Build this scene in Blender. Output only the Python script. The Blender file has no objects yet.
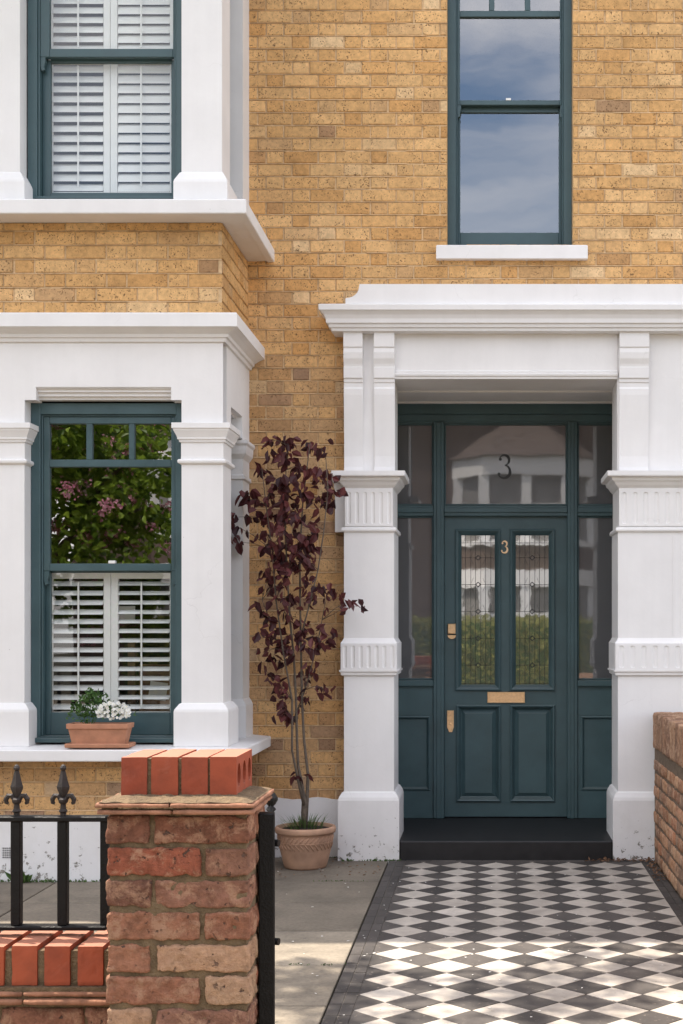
import bpy, bmesh, math, random
from mathutils import Vector, Matrix, noise as mnoise
R = math.radians
S = bpy.context.scene
C = S.collection
random.seed(7)

# ------------------------------------------------------------------ camera, world, sun, exposure
F = 1361.0; CX = 487.0; CY = 628.0; H = 1.38          # focal length (px), vanishing point, eye height
cam_d = bpy.data.cameras.new('camera'); cam = bpy.data.objects.new('camera', cam_d); C.objects.link(cam)
cam.location = (0, 0, H); cam.rotation_euler = (R(90), 0, 0)
cam_d.sensor_fit = 'VERTICAL'; cam_d.sensor_height = 36; cam_d.lens = F / 1024 * 36
cam_d.shift_x = (341.5 - CX) / 1024; cam_d.shift_y = (CY - 512) / 1024
cam_d.clip_start = 0.05; cam_d.clip_end = 2000
S.camera = cam

SUN_EL, SUN_AZ = 63.0, -63.0
W = bpy.data.worlds.new('World'); S.world = W; W.use_nodes = True
nt = W.node_tree; nt.nodes.clear()
o_ = nt.nodes.new('ShaderNodeOutputWorld'); bg = nt.nodes.new('ShaderNodeBackground')
sky = nt.nodes.new('ShaderNodeTexSky'); sky.sky_type = 'NISHITA'; sky.sun_disc = False
sky.sun_elevation = R(SUN_EL); sky.sun_rotation = R(SUN_AZ); sky.air_density = 1.0; sky.dust_density = 1.5
tc = nt.nodes.new('ShaderNodeTexCoord'); mp = nt.nodes.new('ShaderNodeMapping'); mp.inputs['Scale'].default_value = (1, 1, 2.6); mp.inputs['Location'].default_value = (3.1, .7, 1.4)
nz = nt.nodes.new('ShaderNodeTexNoise'); nz.inputs['Scale'].default_value = 2.1; nz.inputs['Detail'].default_value = 7; nz.inputs['Roughness'].default_value = .55
nz.inputs['Distortion'].default_value = .4
cr = nt.nodes.new('ShaderNodeValToRGB'); cr.color_ramp.elements[0].position = .38; cr.color_ramp.elements[1].position = .62
mx = nt.nodes.new('ShaderNodeMix'); mx.data_type = 'RGBA'; mx.inputs['B'].default_value = (9.5, 9.0, 8.7, 1)
L = nt.links.new
L(tc.outputs['Generated'], mp.inputs['Vector']); L(mp.outputs['Vector'], nz.inputs['Vector']); L(nz.outputs['Fac'], cr.inputs['Fac'])
mul = nt.nodes.new('ShaderNodeMath'); mul.operation = 'MULTIPLY'; mul.inputs[1].default_value = .85
L(cr.outputs['Color'], mul.inputs[0]); L(mul.outputs[0], mx.inputs['Factor'])
L(sky.outputs['Color'], mx.inputs['A']); L(mx.outputs['Result'], bg.inputs['Color']); L(bg.outputs[0], o_.inputs['Surface'])
bg.inputs['Strength'].default_value = 0.148

sd = bpy.data.lights.new('sun', 'SUN'); sd.energy = 3.7; sd.angle = R(0.53); sd.color = (1, .91, .79)
sun = bpy.data.objects.new('sun', sd); C.objects.link(sun); sun.location = (-8, 14, 20)
sp = Vector((math.sin(R(SUN_AZ)) * math.cos(R(SUN_EL)), math.cos(R(SUN_AZ)) * math.cos(R(SUN_EL)), math.sin(R(SUN_EL))))
sun.rotation_euler = sp.to_track_quat('Z', 'Y').to_euler()

S.render.engine = 'CYCLES'
S.view_settings.view_transform = 'Standard'; S.view_settings.look = 'None'; S.view_settings.gamma = 1
S.view_settings.use_curve_mapping = False
S.view_settings.exposure = 1.27
S.cycles.max_bounces = 8; S.cycles.transparent_max_bounces = 12; S.cycles.glossy_bounces = 4
S.cycles.caustics_reflective = False; S.cycles.caustics_refractive = False

# ------------------------------------------------------------------ measuring helpers: photograph pixel at a depth -> metres
def X(px, Y): return (px - CX) * Y / F
def Z(py, Y): return H - (py - CY) * Y / F
def ground_Y(py): return H * F / (py - CY)
rnd = random.random
def ru(a, b): return random.uniform(a, b)

# ------------------------------------------------------------------ materials
def new_mat(name):
    m = bpy.data.materials.new(name); m.use_nodes = True
    t = m.node_tree; b = t.nodes['Principled BSDF']
    return m, t, b
def nd(t, kind, **kw):
    n = t.nodes.new(kind)
    for k, v in kw.items():
        if k in n.inputs: n.inputs[k].default_value = v
        else: setattr(n, k, v)
    return n
def ramp(t, stops, interp='LINEAR'):
    n = t.nodes.new('ShaderNodeValToRGB'); e = n.color_ramp.elements; n.color_ramp.interpolation = interp
    while len(e) < len(stops): e.new(0.5)
    for i, (p, c) in enumerate(stops):
        e[i].position = p; e[i].color = (c[0], c[1], c[2], 1) if not isinstance(c, (int, float)) else (c, c, c, 1)
    return n
def mixc(t, blend, fac, a, b):
    n = t.nodes.new('ShaderNodeMix'); n.data_type = 'RGBA'; n.blend_type = blend
    for s, v in (('Factor', fac), ('A', a), ('B', b)):
        if isinstance(v, (int, float)): n.inputs[s].default_value = v if s == 'Factor' else (v, v, v, 1)
        elif isinstance(v, tuple): n.inputs[s].default_value = (v[0], v[1], v[2], 1)
        else: t.links.new(v, n.inputs[s])
    return n.outputs['Result']
def bump(t, b, h, strength=.3, dist=.01):
    n = nd(t, 'ShaderNodeBump', Strength=strength, Distance=dist); t.links.new(h, n.inputs['Height']); t.links.new(n.outputs[0], b.inputs['Normal'])
def objvec(t): return t.nodes.new('ShaderNodeTexCoord').outputs['Object']
def noise(t, vec, scale, detail=4, rough=.55, dist=0.0):
    n = nd(t, 'ShaderNodeTexNoise', Scale=scale, Detail=detail, Roughness=rough, Distortion=dist); t.links.new(vec, n.inputs['Vector']); return n.outputs['Fac']
def geopos(t): return t.nodes.new('ShaderNodeNewGeometry').outputs['Position']

def simple(name, col, rough=.5, metal=0, nscale=20, namt=.15, bstr=.1, bdist=.003, spec=.5):
    m, t, b = new_mat(name); v = geopos(t)
    n = noise(t, v, nscale, 5)
    r = ramp(t, [(.3, 1 - namt), (.7, 1 + namt * .3)]); t.links.new(n, r.inputs[0])
    t.links.new(mixc(t, 'MULTIPLY', 1.0, tuple(col), r.outputs[0]), b.inputs['Base Color'])
    b.inputs['Roughness'].default_value = rough; b.inputs['Metallic'].default_value = metal
    b.inputs['Specular IOR Level'].default_value = spec
    if bstr: bump(t, b, noise(t, v, nscale * 4, 4), bstr, bdist)
    return m

def brick_mat(name, stops, dark, pit=.36, pitscale=110, rough=.9, bd=.004, bs=.6, patch=.35, pitcol=(.16, .09, .045), lo=.84, crust=None):
    m, t, b = new_mat(name); v = geopos(t)
    a = nd(t, 'ShaderNodeAttribute', attribute_name='Col'); s = t.nodes.new('ShaderNodeSeparateColor'); t.links.new(a.outputs['Color'], s.inputs[0])
    rp = ramp(t, stops); t.links.new(s.outputs[0], rp.inputs[0])
    # whole-brick burnt tone (blue channel)
    c = mixc(t, 'MIX', s.outputs[2], rp.outputs[0], tuple(dark))
    # blotches inside a brick
    n1 = noise(t, v, 17, 6, .65, .6); r1 = ramp(t, [(.30, lo), (.5, 1.0), (.72, 1.1)]); t.links.new(n1, r1.inputs[0])
    c = mixc(t, 'MULTIPLY', 1.0, c, r1.outputs[0])
    n2 = noise(t, v, 48, 5, .7); r2 = ramp(t, [(.38, lo), (.62, 1.12)]); t.links.new(n2, r2.inputs[0])
    c = mixc(t, 'MULTIPLY', .8, c, r2.outputs[0])
    nl = noise(t, v, .9, 5, .65, .5); rl = ramp(t, [(.34, .84), (.5, .98), (.7, 1.06)]); t.links.new(nl, rl.inputs[0]); c = mixc(t, 'MULTIPLY', 1, c, rl.outputs[0])
    nm_ = nd(t, 'ShaderNodeMapping'); nm_.inputs['Scale'].default_value = (5, 5, .9); t.links.new(v, nm_.inputs[0])
    ns = noise(t, nm_.outputs[0], 1.0, 6, .7); rs = ramp(t, [(.60, 1), (.75, .78)]); t.links.new(ns, rs.inputs[0]); c = mixc(t, 'MULTIPLY', 1, c, rs.outputs[0])
    if crust:
        nc = noise(t, v, 16, 7, .78, .35); rcx = ramp(t, [(.5, 0), (.6, .75)]); t.links.new(nc, rcx.inputs[0]); c = mixc(t, 'MIX', rcx.outputs[0], c, crust)
    g = nd(t, 'ShaderNodeMapRange'); t.links.new(s.outputs[1], g.inputs[0]); g.inputs[3].default_value = .93; g.inputs[4].default_value = 1.06
    c = mixc(t, 'MULTIPLY', 1.0, c, g.outputs[0])
    # pits
    n3 = noise(t, v, pitscale, 3, .5); r3 = ramp(t, [(pit - .035, 1), (pit + .01, 0)]); t.links.new(n3, r3.inputs[0])
    # pits gathered in patches
    n4 = noise(t, v, 9, 2); r4 = ramp(t, [(patch, 0), (patch + .2, 1)]); t.links.new(n4, r4.inputs[0])
    pm = nd(t, 'ShaderNodeMath', operation='MULTIPLY'); t.links.new(r3.outputs[0], pm.inputs[0]); t.links.new(r4.outputs[0], pm.inputs[1])
    c = mixc(t, 'MIX', pm.outputs[0], c, pitcol)
    t.links.new(c, b.inputs['Base Color']); b.inputs['Roughness'].default_value = rough; b.inputs['Specular IOR Level'].default_value = .25
    hs = nd(t, 'ShaderNodeMath', operation='SUBTRACT'); t.links.new(n2, hs.inputs[0]); t.links.new(pm.outputs[0], hs.inputs[1])
    fine = noise(t, v, 170, 4, .7); hf = nd(t, 'ShaderNodeMath', operation='MULTIPLY_ADD'); t.links.new(fine, hf.inputs[0]); hf.inputs[1].default_value = .5; t.links.new(hs.outputs[0], hf.inputs[2])
    bump(t, b, hf.outputs[0], bs, bd)
    return m

M = {}
M['stock'] = brick_mat('yellow_stock_brick', [(0, (.60, .33, .125)), (.25, (.665, .39, .16)), (.5, (.69, .415, .178)), (.9, (.72, .45, .205)), (1, (.74, .52, .29))], (.30, .19, .13), pit=.39)
M['stock_mortar'] = simple('stock_mortar', (.66, .46, .26), .95, nscale=35, namt=.3, bstr=.5, bdist=.004)
M['pier_brick'] = brick_mat('old_red_brick', [(0, (.20, .088, .055)), (.22, (.29, .115, .068)), (.45, (.34, .165, .10)), (.62, (.33, .095, .05)), (.8, (.46, .27, .165)), (1, (.52, .36, .23))], (.16, .10, .085), pit=.34, pitscale=60, bd=.012, bs=.8, patch=.3, pitcol=(.10, .06, .045), lo=.68, crust=(.40, .235, .15))
M['pier_mortar'] = simple('pier_mortar', (.17, .115, .062), .95, nscale=30, namt=.45, bstr=.9, bdist=.01)
M['side_brick'] = brick_mat('boundary_brick', [(0, (.30, .14, .08)), (.3, (.42, .22, .12)), (.6, (.50, .30, .18)), (1, (.40, .18, .10))], (.22, .14, .10), pit=.36, pitscale=70, bd=.008, lo=.72, crust=(.5, .33, .22))
M['side_mortar'] = simple('boundary_mortar', (.17, .12, .08), .95, nscale=30, namt=.4, bstr=.8, bdist=.008)

def red_coping():
    m, t, b = new_mat('smooth_red_engineering_brick'); v = geopos(t)
    a = nd(t, 'ShaderNodeAttribute', attribute_name='Col'); s = t.nodes.new('ShaderNodeSeparateColor'); t.links.new(a.outputs['Color'], s.inputs[0])
    rp = ramp(t, [(0, (.25, .045, .017)), (1, (.34, .070, .025))]); t.links.new(s.outputs[0], rp.inputs[0])
    n = noise(t, v, 22, 6, .6); r = ramp(t, [(.3, .75), (.6, 1.05)]); t.links.new(n, r.inputs[0])
    c = mixc(t, 'MULTIPLY', .8, rp.outputs[0], r.outputs[0])
    n2 = noise(t, v, 13, 6, .7, .4); r2 = ramp(t, [(.58, 0), (.76, .4)]); t.links.new(n2, r2.inputs[0])
    c = mixc(t, 'MIX', r2.outputs[0], c, (.34, .17, .13))
    # paler tan mixed into the colour of upward faces
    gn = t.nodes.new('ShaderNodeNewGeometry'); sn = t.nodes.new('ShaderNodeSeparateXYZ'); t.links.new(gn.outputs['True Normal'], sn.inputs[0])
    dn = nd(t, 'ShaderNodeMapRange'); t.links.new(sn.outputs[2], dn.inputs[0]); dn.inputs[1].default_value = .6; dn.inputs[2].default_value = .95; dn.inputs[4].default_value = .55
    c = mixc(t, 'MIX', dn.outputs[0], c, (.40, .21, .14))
    t.links.new(c, b.inputs['Base Color']); b.inputs['Roughness'].default_value = .75
    bump(t, b, noise(t, v, 180, 3), .25, .002)
    return m
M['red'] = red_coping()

def stucco():
    m, t, b = new_mat('white_painted_stucco'); v = geopos(t)
    n = noise(t, v, 3.0, 5, .6); r = ramp(t, [(.3, (.735, .72, .71)), (.7, (.80, .785, .775))]); t.links.new(n, r.inputs[0])
    c = r.outputs[0]
    # chipped and splashed paint close to the ground
    sx = t.nodes.new('ShaderNodeSeparateXYZ'); t.links.new(v, sx.inputs[0])
    mr = nd(t, 'ShaderNodeMapRange'); t.links.new(sx.outputs[2], mr.inputs[0]); mr.inputs[1].default_value = .03; mr.inputs[2].default_value = .42; mr.inputs[3].default_value = .135; mr.inputs[4].default_value = -.02
    n2 = noise(t, v, 26, 6, .68); ad = nd(t, 'ShaderNodeMath', operation='ADD'); t.links.new(n2, ad.inputs[0]); t.links.new(mr.outputs[0], ad.inputs[1])
    r2 = ramp(t, [(.70, 0), (.75, 1)]); t.links.new(ad.outputs[0], r2.inputs[0])
    c = mixc(t, 'MIX', r2.outputs[0], c, (.22, .20, .17))
    n4 = noise(t, v, 5, 5, .7); r4 = ramp(t, [(.5, 0), (.8, .35)]); t.links.new(n4, r4.inputs[0])
    mr2 = nd(t, 'ShaderNodeMapRange'); t.links.new(sx.outputs[2], mr2.inputs[0]); mr2.inputs[1].default_value = 0; mr2.inputs[2].default_value = .5; mr2.inputs[3].default_value = 1; mr2.inputs[4].default_value = 0
    mm = nd(t, 'ShaderNodeMath', operation='MULTIPLY'); t.links.new(r4.outputs[0], mm.inputs[0]); t.links.new(mr2.outputs[0], mm.inputs[1])
    c = mixc(t, 'MIX', mm.outputs[0], c, (.5, .46, .38))
    # faint rain streaks
    mpn = nd(t, 'ShaderNodeMapping'); mpn.inputs['Scale'].default_value = (22, 22, 1.2); t.links.new(v, mpn.inputs[0])
    n3 = noise(t, mpn.outputs[0], 1.0, 5, .6); r3 = ramp(t, [(.35, .98), (.6, 1)]); t.links.new(n3, r3.inputs[0])
    c = mixc(t, 'MULTIPLY', 1, c, r3.outputs[0])
    # hairline cracks, here and there
    vo = nd(t, 'ShaderNodeTexVoronoi', feature='DISTANCE_TO_EDGE', Scale=1.7); wv = nd(t, 'ShaderNodeTexNoise', Scale=6.0, Detail=6.0); t.links.new(v, wv.inputs['Vector'])
    av = nd(t, 'ShaderNodeVectorMath', operation='MULTIPLY_ADD'); t.links.new(wv.outputs['Color'], av.inputs[0]); av.inputs[1].default_value = (.25, .25, .25); t.links.new(v, av.inputs[2]); t.links.new(av.outputs[0], vo.inputs['Vector'])
    rv = ramp(t, [(.0012, 1), (.004, 0)]); t.links.new(vo.outputs['Distance'], rv.inputs[0]); nk = noise(t, v, 1.6, 2); rk = ramp(t, [(.52, 0), (.6, .2)]); t.links.new(nk, rk.inputs[0])
    mk = nd(t, 'ShaderNodeMath', operation='MULTIPLY'); t.links.new(rv.outputs[0], mk.inputs[0]); t.links.new(rk.outputs[0], mk.inputs[1])
    c = mixc(t, 'MIX', mk.outputs[0], c, (.35, .33, .31))
    t.links.new(c, b.inputs['Base Color']); b.inputs['Roughness'].default_value = .55; b.inputs['Specular IOR Level'].default_value = .3
    h = nd(t, 'ShaderNodeMath', operation='SUBTRACT'); t.links.new(noise(t, v, 12, 5), h.inputs[0]); t.links.new(r2.outputs[0], h.inputs[1])
    bump(t, b, h.outputs[0], .35, .004)
    return m
M['stucco'] = stucco()
M['shutter'] = simple('white_shutter_paint', (.80, .79, .77), .35, nscale=5, namt=.03, bstr=0)
M['teal'] = simple('teal_gloss_paint', (.057, .104, .115), .42, nscale=9, namt=.18, bstr=.12, bdist=.002, spec=.4)
M['teal2'] = simple('teal_window_paint', (.052, .098, .110), .4, nscale=9, namt=.15, bstr=.1, bdist=.002, spec=.4)
def joinery(name, col):
    m, t, b = new_mat(name); v = geopos(t)
    mpn = nd(t, 'ShaderNodeMapping'); mpn.inputs['Scale'].default_value = (130, 130, 6); t.links.new(v, mpn.inputs[0])
    br = noise(t, mpn.outputs[0], 1.0, 4, .6); n = noise(t, v, 5, 6, .65); r = ramp(t, [(.3, .84), (.7, 1.12)]); t.links.new(n, r.inputs[0])
    c = mixc(t, 'MULTIPLY', 1, tuple(col), r.outputs[0])
    gn = t.nodes.new('ShaderNodeNewGeometry'); sn = t.nodes.new('ShaderNodeSeparateXYZ'); t.links.new(gn.outputs['True Normal'], sn.inputs[0])
    dn = nd(t, 'ShaderNodeMapRange'); t.links.new(sn.outputs[2], dn.inputs[0]); dn.inputs[1].default_value = .5; dn.inputs[2].default_value = .95; dn.inputs[4].default_value = .35
    c = mixc(t, 'MIX', dn.outputs[0], c, (.22, .22, .20))
    t.links.new(c, b.inputs['Base Color']); rr = ramp(t, [(.3, .34), (.7, .5)]); t.links.new(n, rr.inputs[0]); t.links.new(rr.outputs[0], b.inputs['Roughness'])
    bump(t, b, br, .12, .0015); return m
M['teal'] = joinery('teal_gloss_paint', (.054, .100, .110)); M['teal2'] = joinery('teal_window_paint', (.050, .094, .104))
M['brass'] = simple('aged_brass', (.95, .68, .44), .3, 1, 60, .15, .05)
M['iron'] = simple('black_painted_iron', (.005, .0045, .0045), .5, 0, 40, .5, .5, .004, .25)
M['rustiron'] = simple('weathered_iron_casting', (.022, .014, .011), .6, 0, 60, .5, .6, .004)
M['terracotta'] = simple('terracotta', (.50, .235, .14), .85, 0, 18, .25, .3, .003)
M['terracotta_pale'] = simple('pale_terracotta', (.48, .29, .19), .9, 0, 9, .35, .4, .003)
M['soil'] = simple('potting_soil', (.045, .03, .02), .95, 0, 60, .6, 1, .02)
M['black_step'] = simple('black_glazed_step', (.012, .011, .012), .5, 0, 14, .5, .3, .003)
M['lead'] = simple('lead_came', (.03, .03, .032), .5, 0, 30, .2, 0)
M['bark'] = simple('grey_bark', (.13, .10, .075), .9, 0, 50, .4, .6, .004)
M['dark'] = simple('room_dark', (.045, .04, .038), .8, 0, 2, .3, 0)
M['roof'] = simple('grey_roof_tile', (.12, .09, .08), .85, 0, 10, .4, .5, .02)
M['paper'] = simple('white_paper', (.7, .7, .68), .7, 0, 5, .05, 0)
M['creasing'] = simple('clay_creasing_tile', (.33, .155, .09), .9, 0, 25, .45, .6, .006)
M['curtain'] = simple('net_curtain', (.22, .21, .2), .9, 0, 3, .3, 0)
M['far_brick'] = simple('grey_brown_brick', (.11, .075, .06), .9, 0, 3, .3, .4, .01)
M['asphalt'] = simple('asphalt', (.055, .055, .056), .9, 0, 30, .3, .5, .006)
M['kerb'] = simple('granite_kerb', (.28, .27, .26), .85, 0, 20, .25, .3, .004)
M['number'] = simple('black_number', (.01, .01, .01), .5, 0, 5, 0, 0)
M['card'] = simple('wood_floor', (.22, .12, .06), .5, 0, 6, .4, 0)

def paving():
    m, t, b = new_mat('york_stone_slab'); v = geopos(t)
    a = nd(t, 'ShaderNodeAttribute', attribute_name='Col'); s = t.nodes.new('ShaderNodeSeparateColor'); t.links.new(a.outputs['Color'], s.inputs[0])
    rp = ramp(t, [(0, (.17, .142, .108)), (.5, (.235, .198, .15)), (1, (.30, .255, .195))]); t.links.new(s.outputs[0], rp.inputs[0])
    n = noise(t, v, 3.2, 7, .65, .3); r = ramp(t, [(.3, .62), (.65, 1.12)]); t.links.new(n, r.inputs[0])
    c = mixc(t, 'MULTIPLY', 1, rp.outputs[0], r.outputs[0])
    n2 = noise(t, v, 55, 5, .7); r2 = ramp(t, [(.35, .78), (.6, 1.08)]); t.links.new(n2, r2.inputs[0])
    c = mixc(t, 'MULTIPLY', .8, c, r2.outputs[0])
    n3 = noise(t, v, 28, 3); r3 = ramp(t, [(.68, 0), (.72, .7)]); t.links.new(n3, r3.inputs[0])
    c = mixc(t, 'MIX', r3.outputs[0], c, (.10, .09, .07))
    t.links.new(c, b.inputs['Base Color']); b.inputs['Roughness'].default_value = .88
    bump(t, b, n2, .5, .004)
    return m
M['slab'] = paving()
M['joint'] = simple('mossy_joint', (.085, .075, .045), .95, 0, 40, .5, .6, .006)
def tile(name, c0, c1, dirt, spot=(.2, .17, .14)):
    m, t, b = new_mat(name); v = geopos(t)
    a = nd(t, 'ShaderNodeAttribute', attribute_name='Col'); s = t.nodes.new('ShaderNodeSeparateColor'); t.links.new(a.outputs['Color'], s.inputs[0])
    rp = ramp(t, [(0, c0), (1, c1)]); t.links.new(s.outputs[0], rp.inputs[0])
    n = noise(t, v, 7, 7, .7, .5); r = ramp(t, [(.35, dirt), (.62, 1.04)]); t.links.new(n, r.inputs[0])
    c = mixc(t, 'MULTIPLY', 1, rp.outputs[0], r.outputs[0])
    n3 = noise(t, v, 42, 5, .65); r3 = ramp(t, [(.62, 0), (.70, .75)]); t.links.new(n3, r3.inputs[0])
    c = mixc(t, 'MIX', r3.outputs[0], c, spot)
    t.links.new(c, b.inputs['Base Color'])
    rr = ramp(t, [(.3, .55), (.7, .8)]); t.links.new(n, rr.inputs[0]); t.links.new(rr.outputs[0], b.inputs['Roughness'])
    b.inputs['Specular IOR Level'].default_value = .35
    bump(t, b, noise(t, v, 45, 5, .7), .3, .003)
    return m
M['tile_w'] = tile('cream_floor_tile', (.41, .365, .315), (.52, .47, .41), .72)
M['tile_b'] = tile('black_floor_tile', (.055, .049, .046), (.10, .088, .08), .7, (.25, .21, .17))
M['grout'] = simple('grout', (.20, .175, .145), .95, 0, 30, .3, .4, .003)

def glass(name, fac, rough=0.0, body=None, bodyfac=0.0, wavy=0, wscale=2.5):
    m, t, b = new_mat(name); t.nodes.remove(b); out = t.nodes['Material Output']
    g = nd(t, 'ShaderNodeBsdfGlossy', Roughness=rough); tr = nd(t, 'ShaderNodeBsdfTransparent'); tr.inputs[0].default_value = (.975, .985, .98, 1)
    mxs = t.nodes.new('ShaderNodeMixShader'); fr = nd(t, 'ShaderNodeFresnel', IOR=1.5)
    ad = nd(t, 'ShaderNodeMath', operation='ADD'); ad.inputs[1].default_value = fac; t.links.new(fr.outputs[0], ad.inputs[0]); ad.use_clamp = True
    gm = t.nodes.new('ShaderNodeNewGeometry'); iv = nd(t, 'ShaderNodeMath', operation='SUBTRACT'); iv.inputs[0].default_value = 1; t.links.new(gm.outputs['Backfacing'], iv.inputs[1])
    fm = nd(t, 'ShaderNodeMath', operation='MULTIPLY'); t.links.new(ad.outputs[0], fm.inputs[0]); t.links.new(iv.outputs[0], fm.inputs[1])
    base = tr.outputs[0]
    if body:
        d = nd(t, 'ShaderNodeBsdfDiffuse'); d.inputs[0].default_value = (*body, 1)
        m2 = t.nodes.new('ShaderNodeMixShader'); m2.inputs[0].default_value = bodyfac; t.links.new(tr.outputs[0], m2.inputs[1]); t.links.new(d.outputs[0], m2.inputs[2]); base = m2.outputs[0]
    t.links.new(fm.outputs[0], mxs.inputs[0]); t.links.new(base, mxs.inputs[1]); t.links.new(g.outputs[0], mxs.inputs[2])
    t.links.new(mxs.outputs[0], out.inputs['Surface'])
    if wavy:
        bn = nd(t, 'ShaderNodeBump', Strength=wavy, Distance=.01); t.links.new(noise(t, geopos(t), wscale, 2), bn.inputs['Height']); t.links.new(bn.outputs[0], g.inputs['Normal'])
    return m
M['glass'] = glass('window_glass', .24, wavy=.05, wscale=3.0)
M['glass_clear'] = glass('clear_window_glass', .05, wavy=.03, wscale=3.0)
M['glass_side'] = glass('obscured_glass', .15, .02, (.13, .13, .135), .85, wavy=.03)
M['glass_lead'] = glass('leaded_glass', .36, .02, (.17, .165, .14), .7, wavy=.014, wscale=9)

def leafmat(name, c0, c1, rough=.5, trans=.25):
    m, t, b = new_mat(name)
    a = nd(t, 'ShaderNodeAttribute', attribute_name='Col'); s = t.nodes.new('ShaderNodeSeparateColor'); t.links.new(a.outputs['Color'], s.inputs[0])
    rp = ramp(t, [(0, c0), (1, c1)]); t.links.new(s.outputs[0], rp.inputs[0]); t.links.new(rp.outputs[0], b.inputs['Base Color'])
    b.inputs['Roughness'].default_value = rough; b.inputs['Specular IOR Level'].default_value = .35
    tl = nd(t, 'ShaderNodeBsdfTranslucent'); t.links.new(rp.outputs[0], tl.inputs[0])
    ms = t.nodes.new('ShaderNodeMixShader'); ms.inputs[0].default_value = trans
    t.links.new(b.outputs[0], ms.inputs[1]); t.links.new(tl.outputs[0], ms.inputs[2]); t.links.new(ms.outputs[0], t.nodes['Material Output'].inputs['Surface'])
    return m
M['plum'] = leafmat('purple_leaf', (.034, .010, .013), (.17, .05, .05), .42, .35)
M['green'] = leafmat('green_leaf', (.07, .14, .015), (.34, .48, .06), .45, .4)
M['dkgreen'] = leafmat('dark_green_leaf', (.022, .065, .015), (.10, .19, .045), .5, .2)
M['grass'] = leafmat('grass_blade', (.05, .10, .025), (.14, .22, .07), .5, .3)
M['hedge'] = leafmat('hedge_leaf', (.13, .14, .03), (.32, .32, .09), .5, .25)
M['pink'] = leafmat('pink_blossom', (.55, .20, .30), (.85, .50, .60), .6, .3)
M['white_fl'] = leafmat('white_petal', (.78, .77, .70), (.88, .87, .84), .6, .2)
M['yellow_fl'] = leafmat('yellow_flower_centre', (.6, .5, .15), (.7, .6, .2), .6, .1)
M['debris'] = leafmat('dry_leaf', (.10, .05, .025), (.30, .17, .10), .8, .1)

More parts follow.
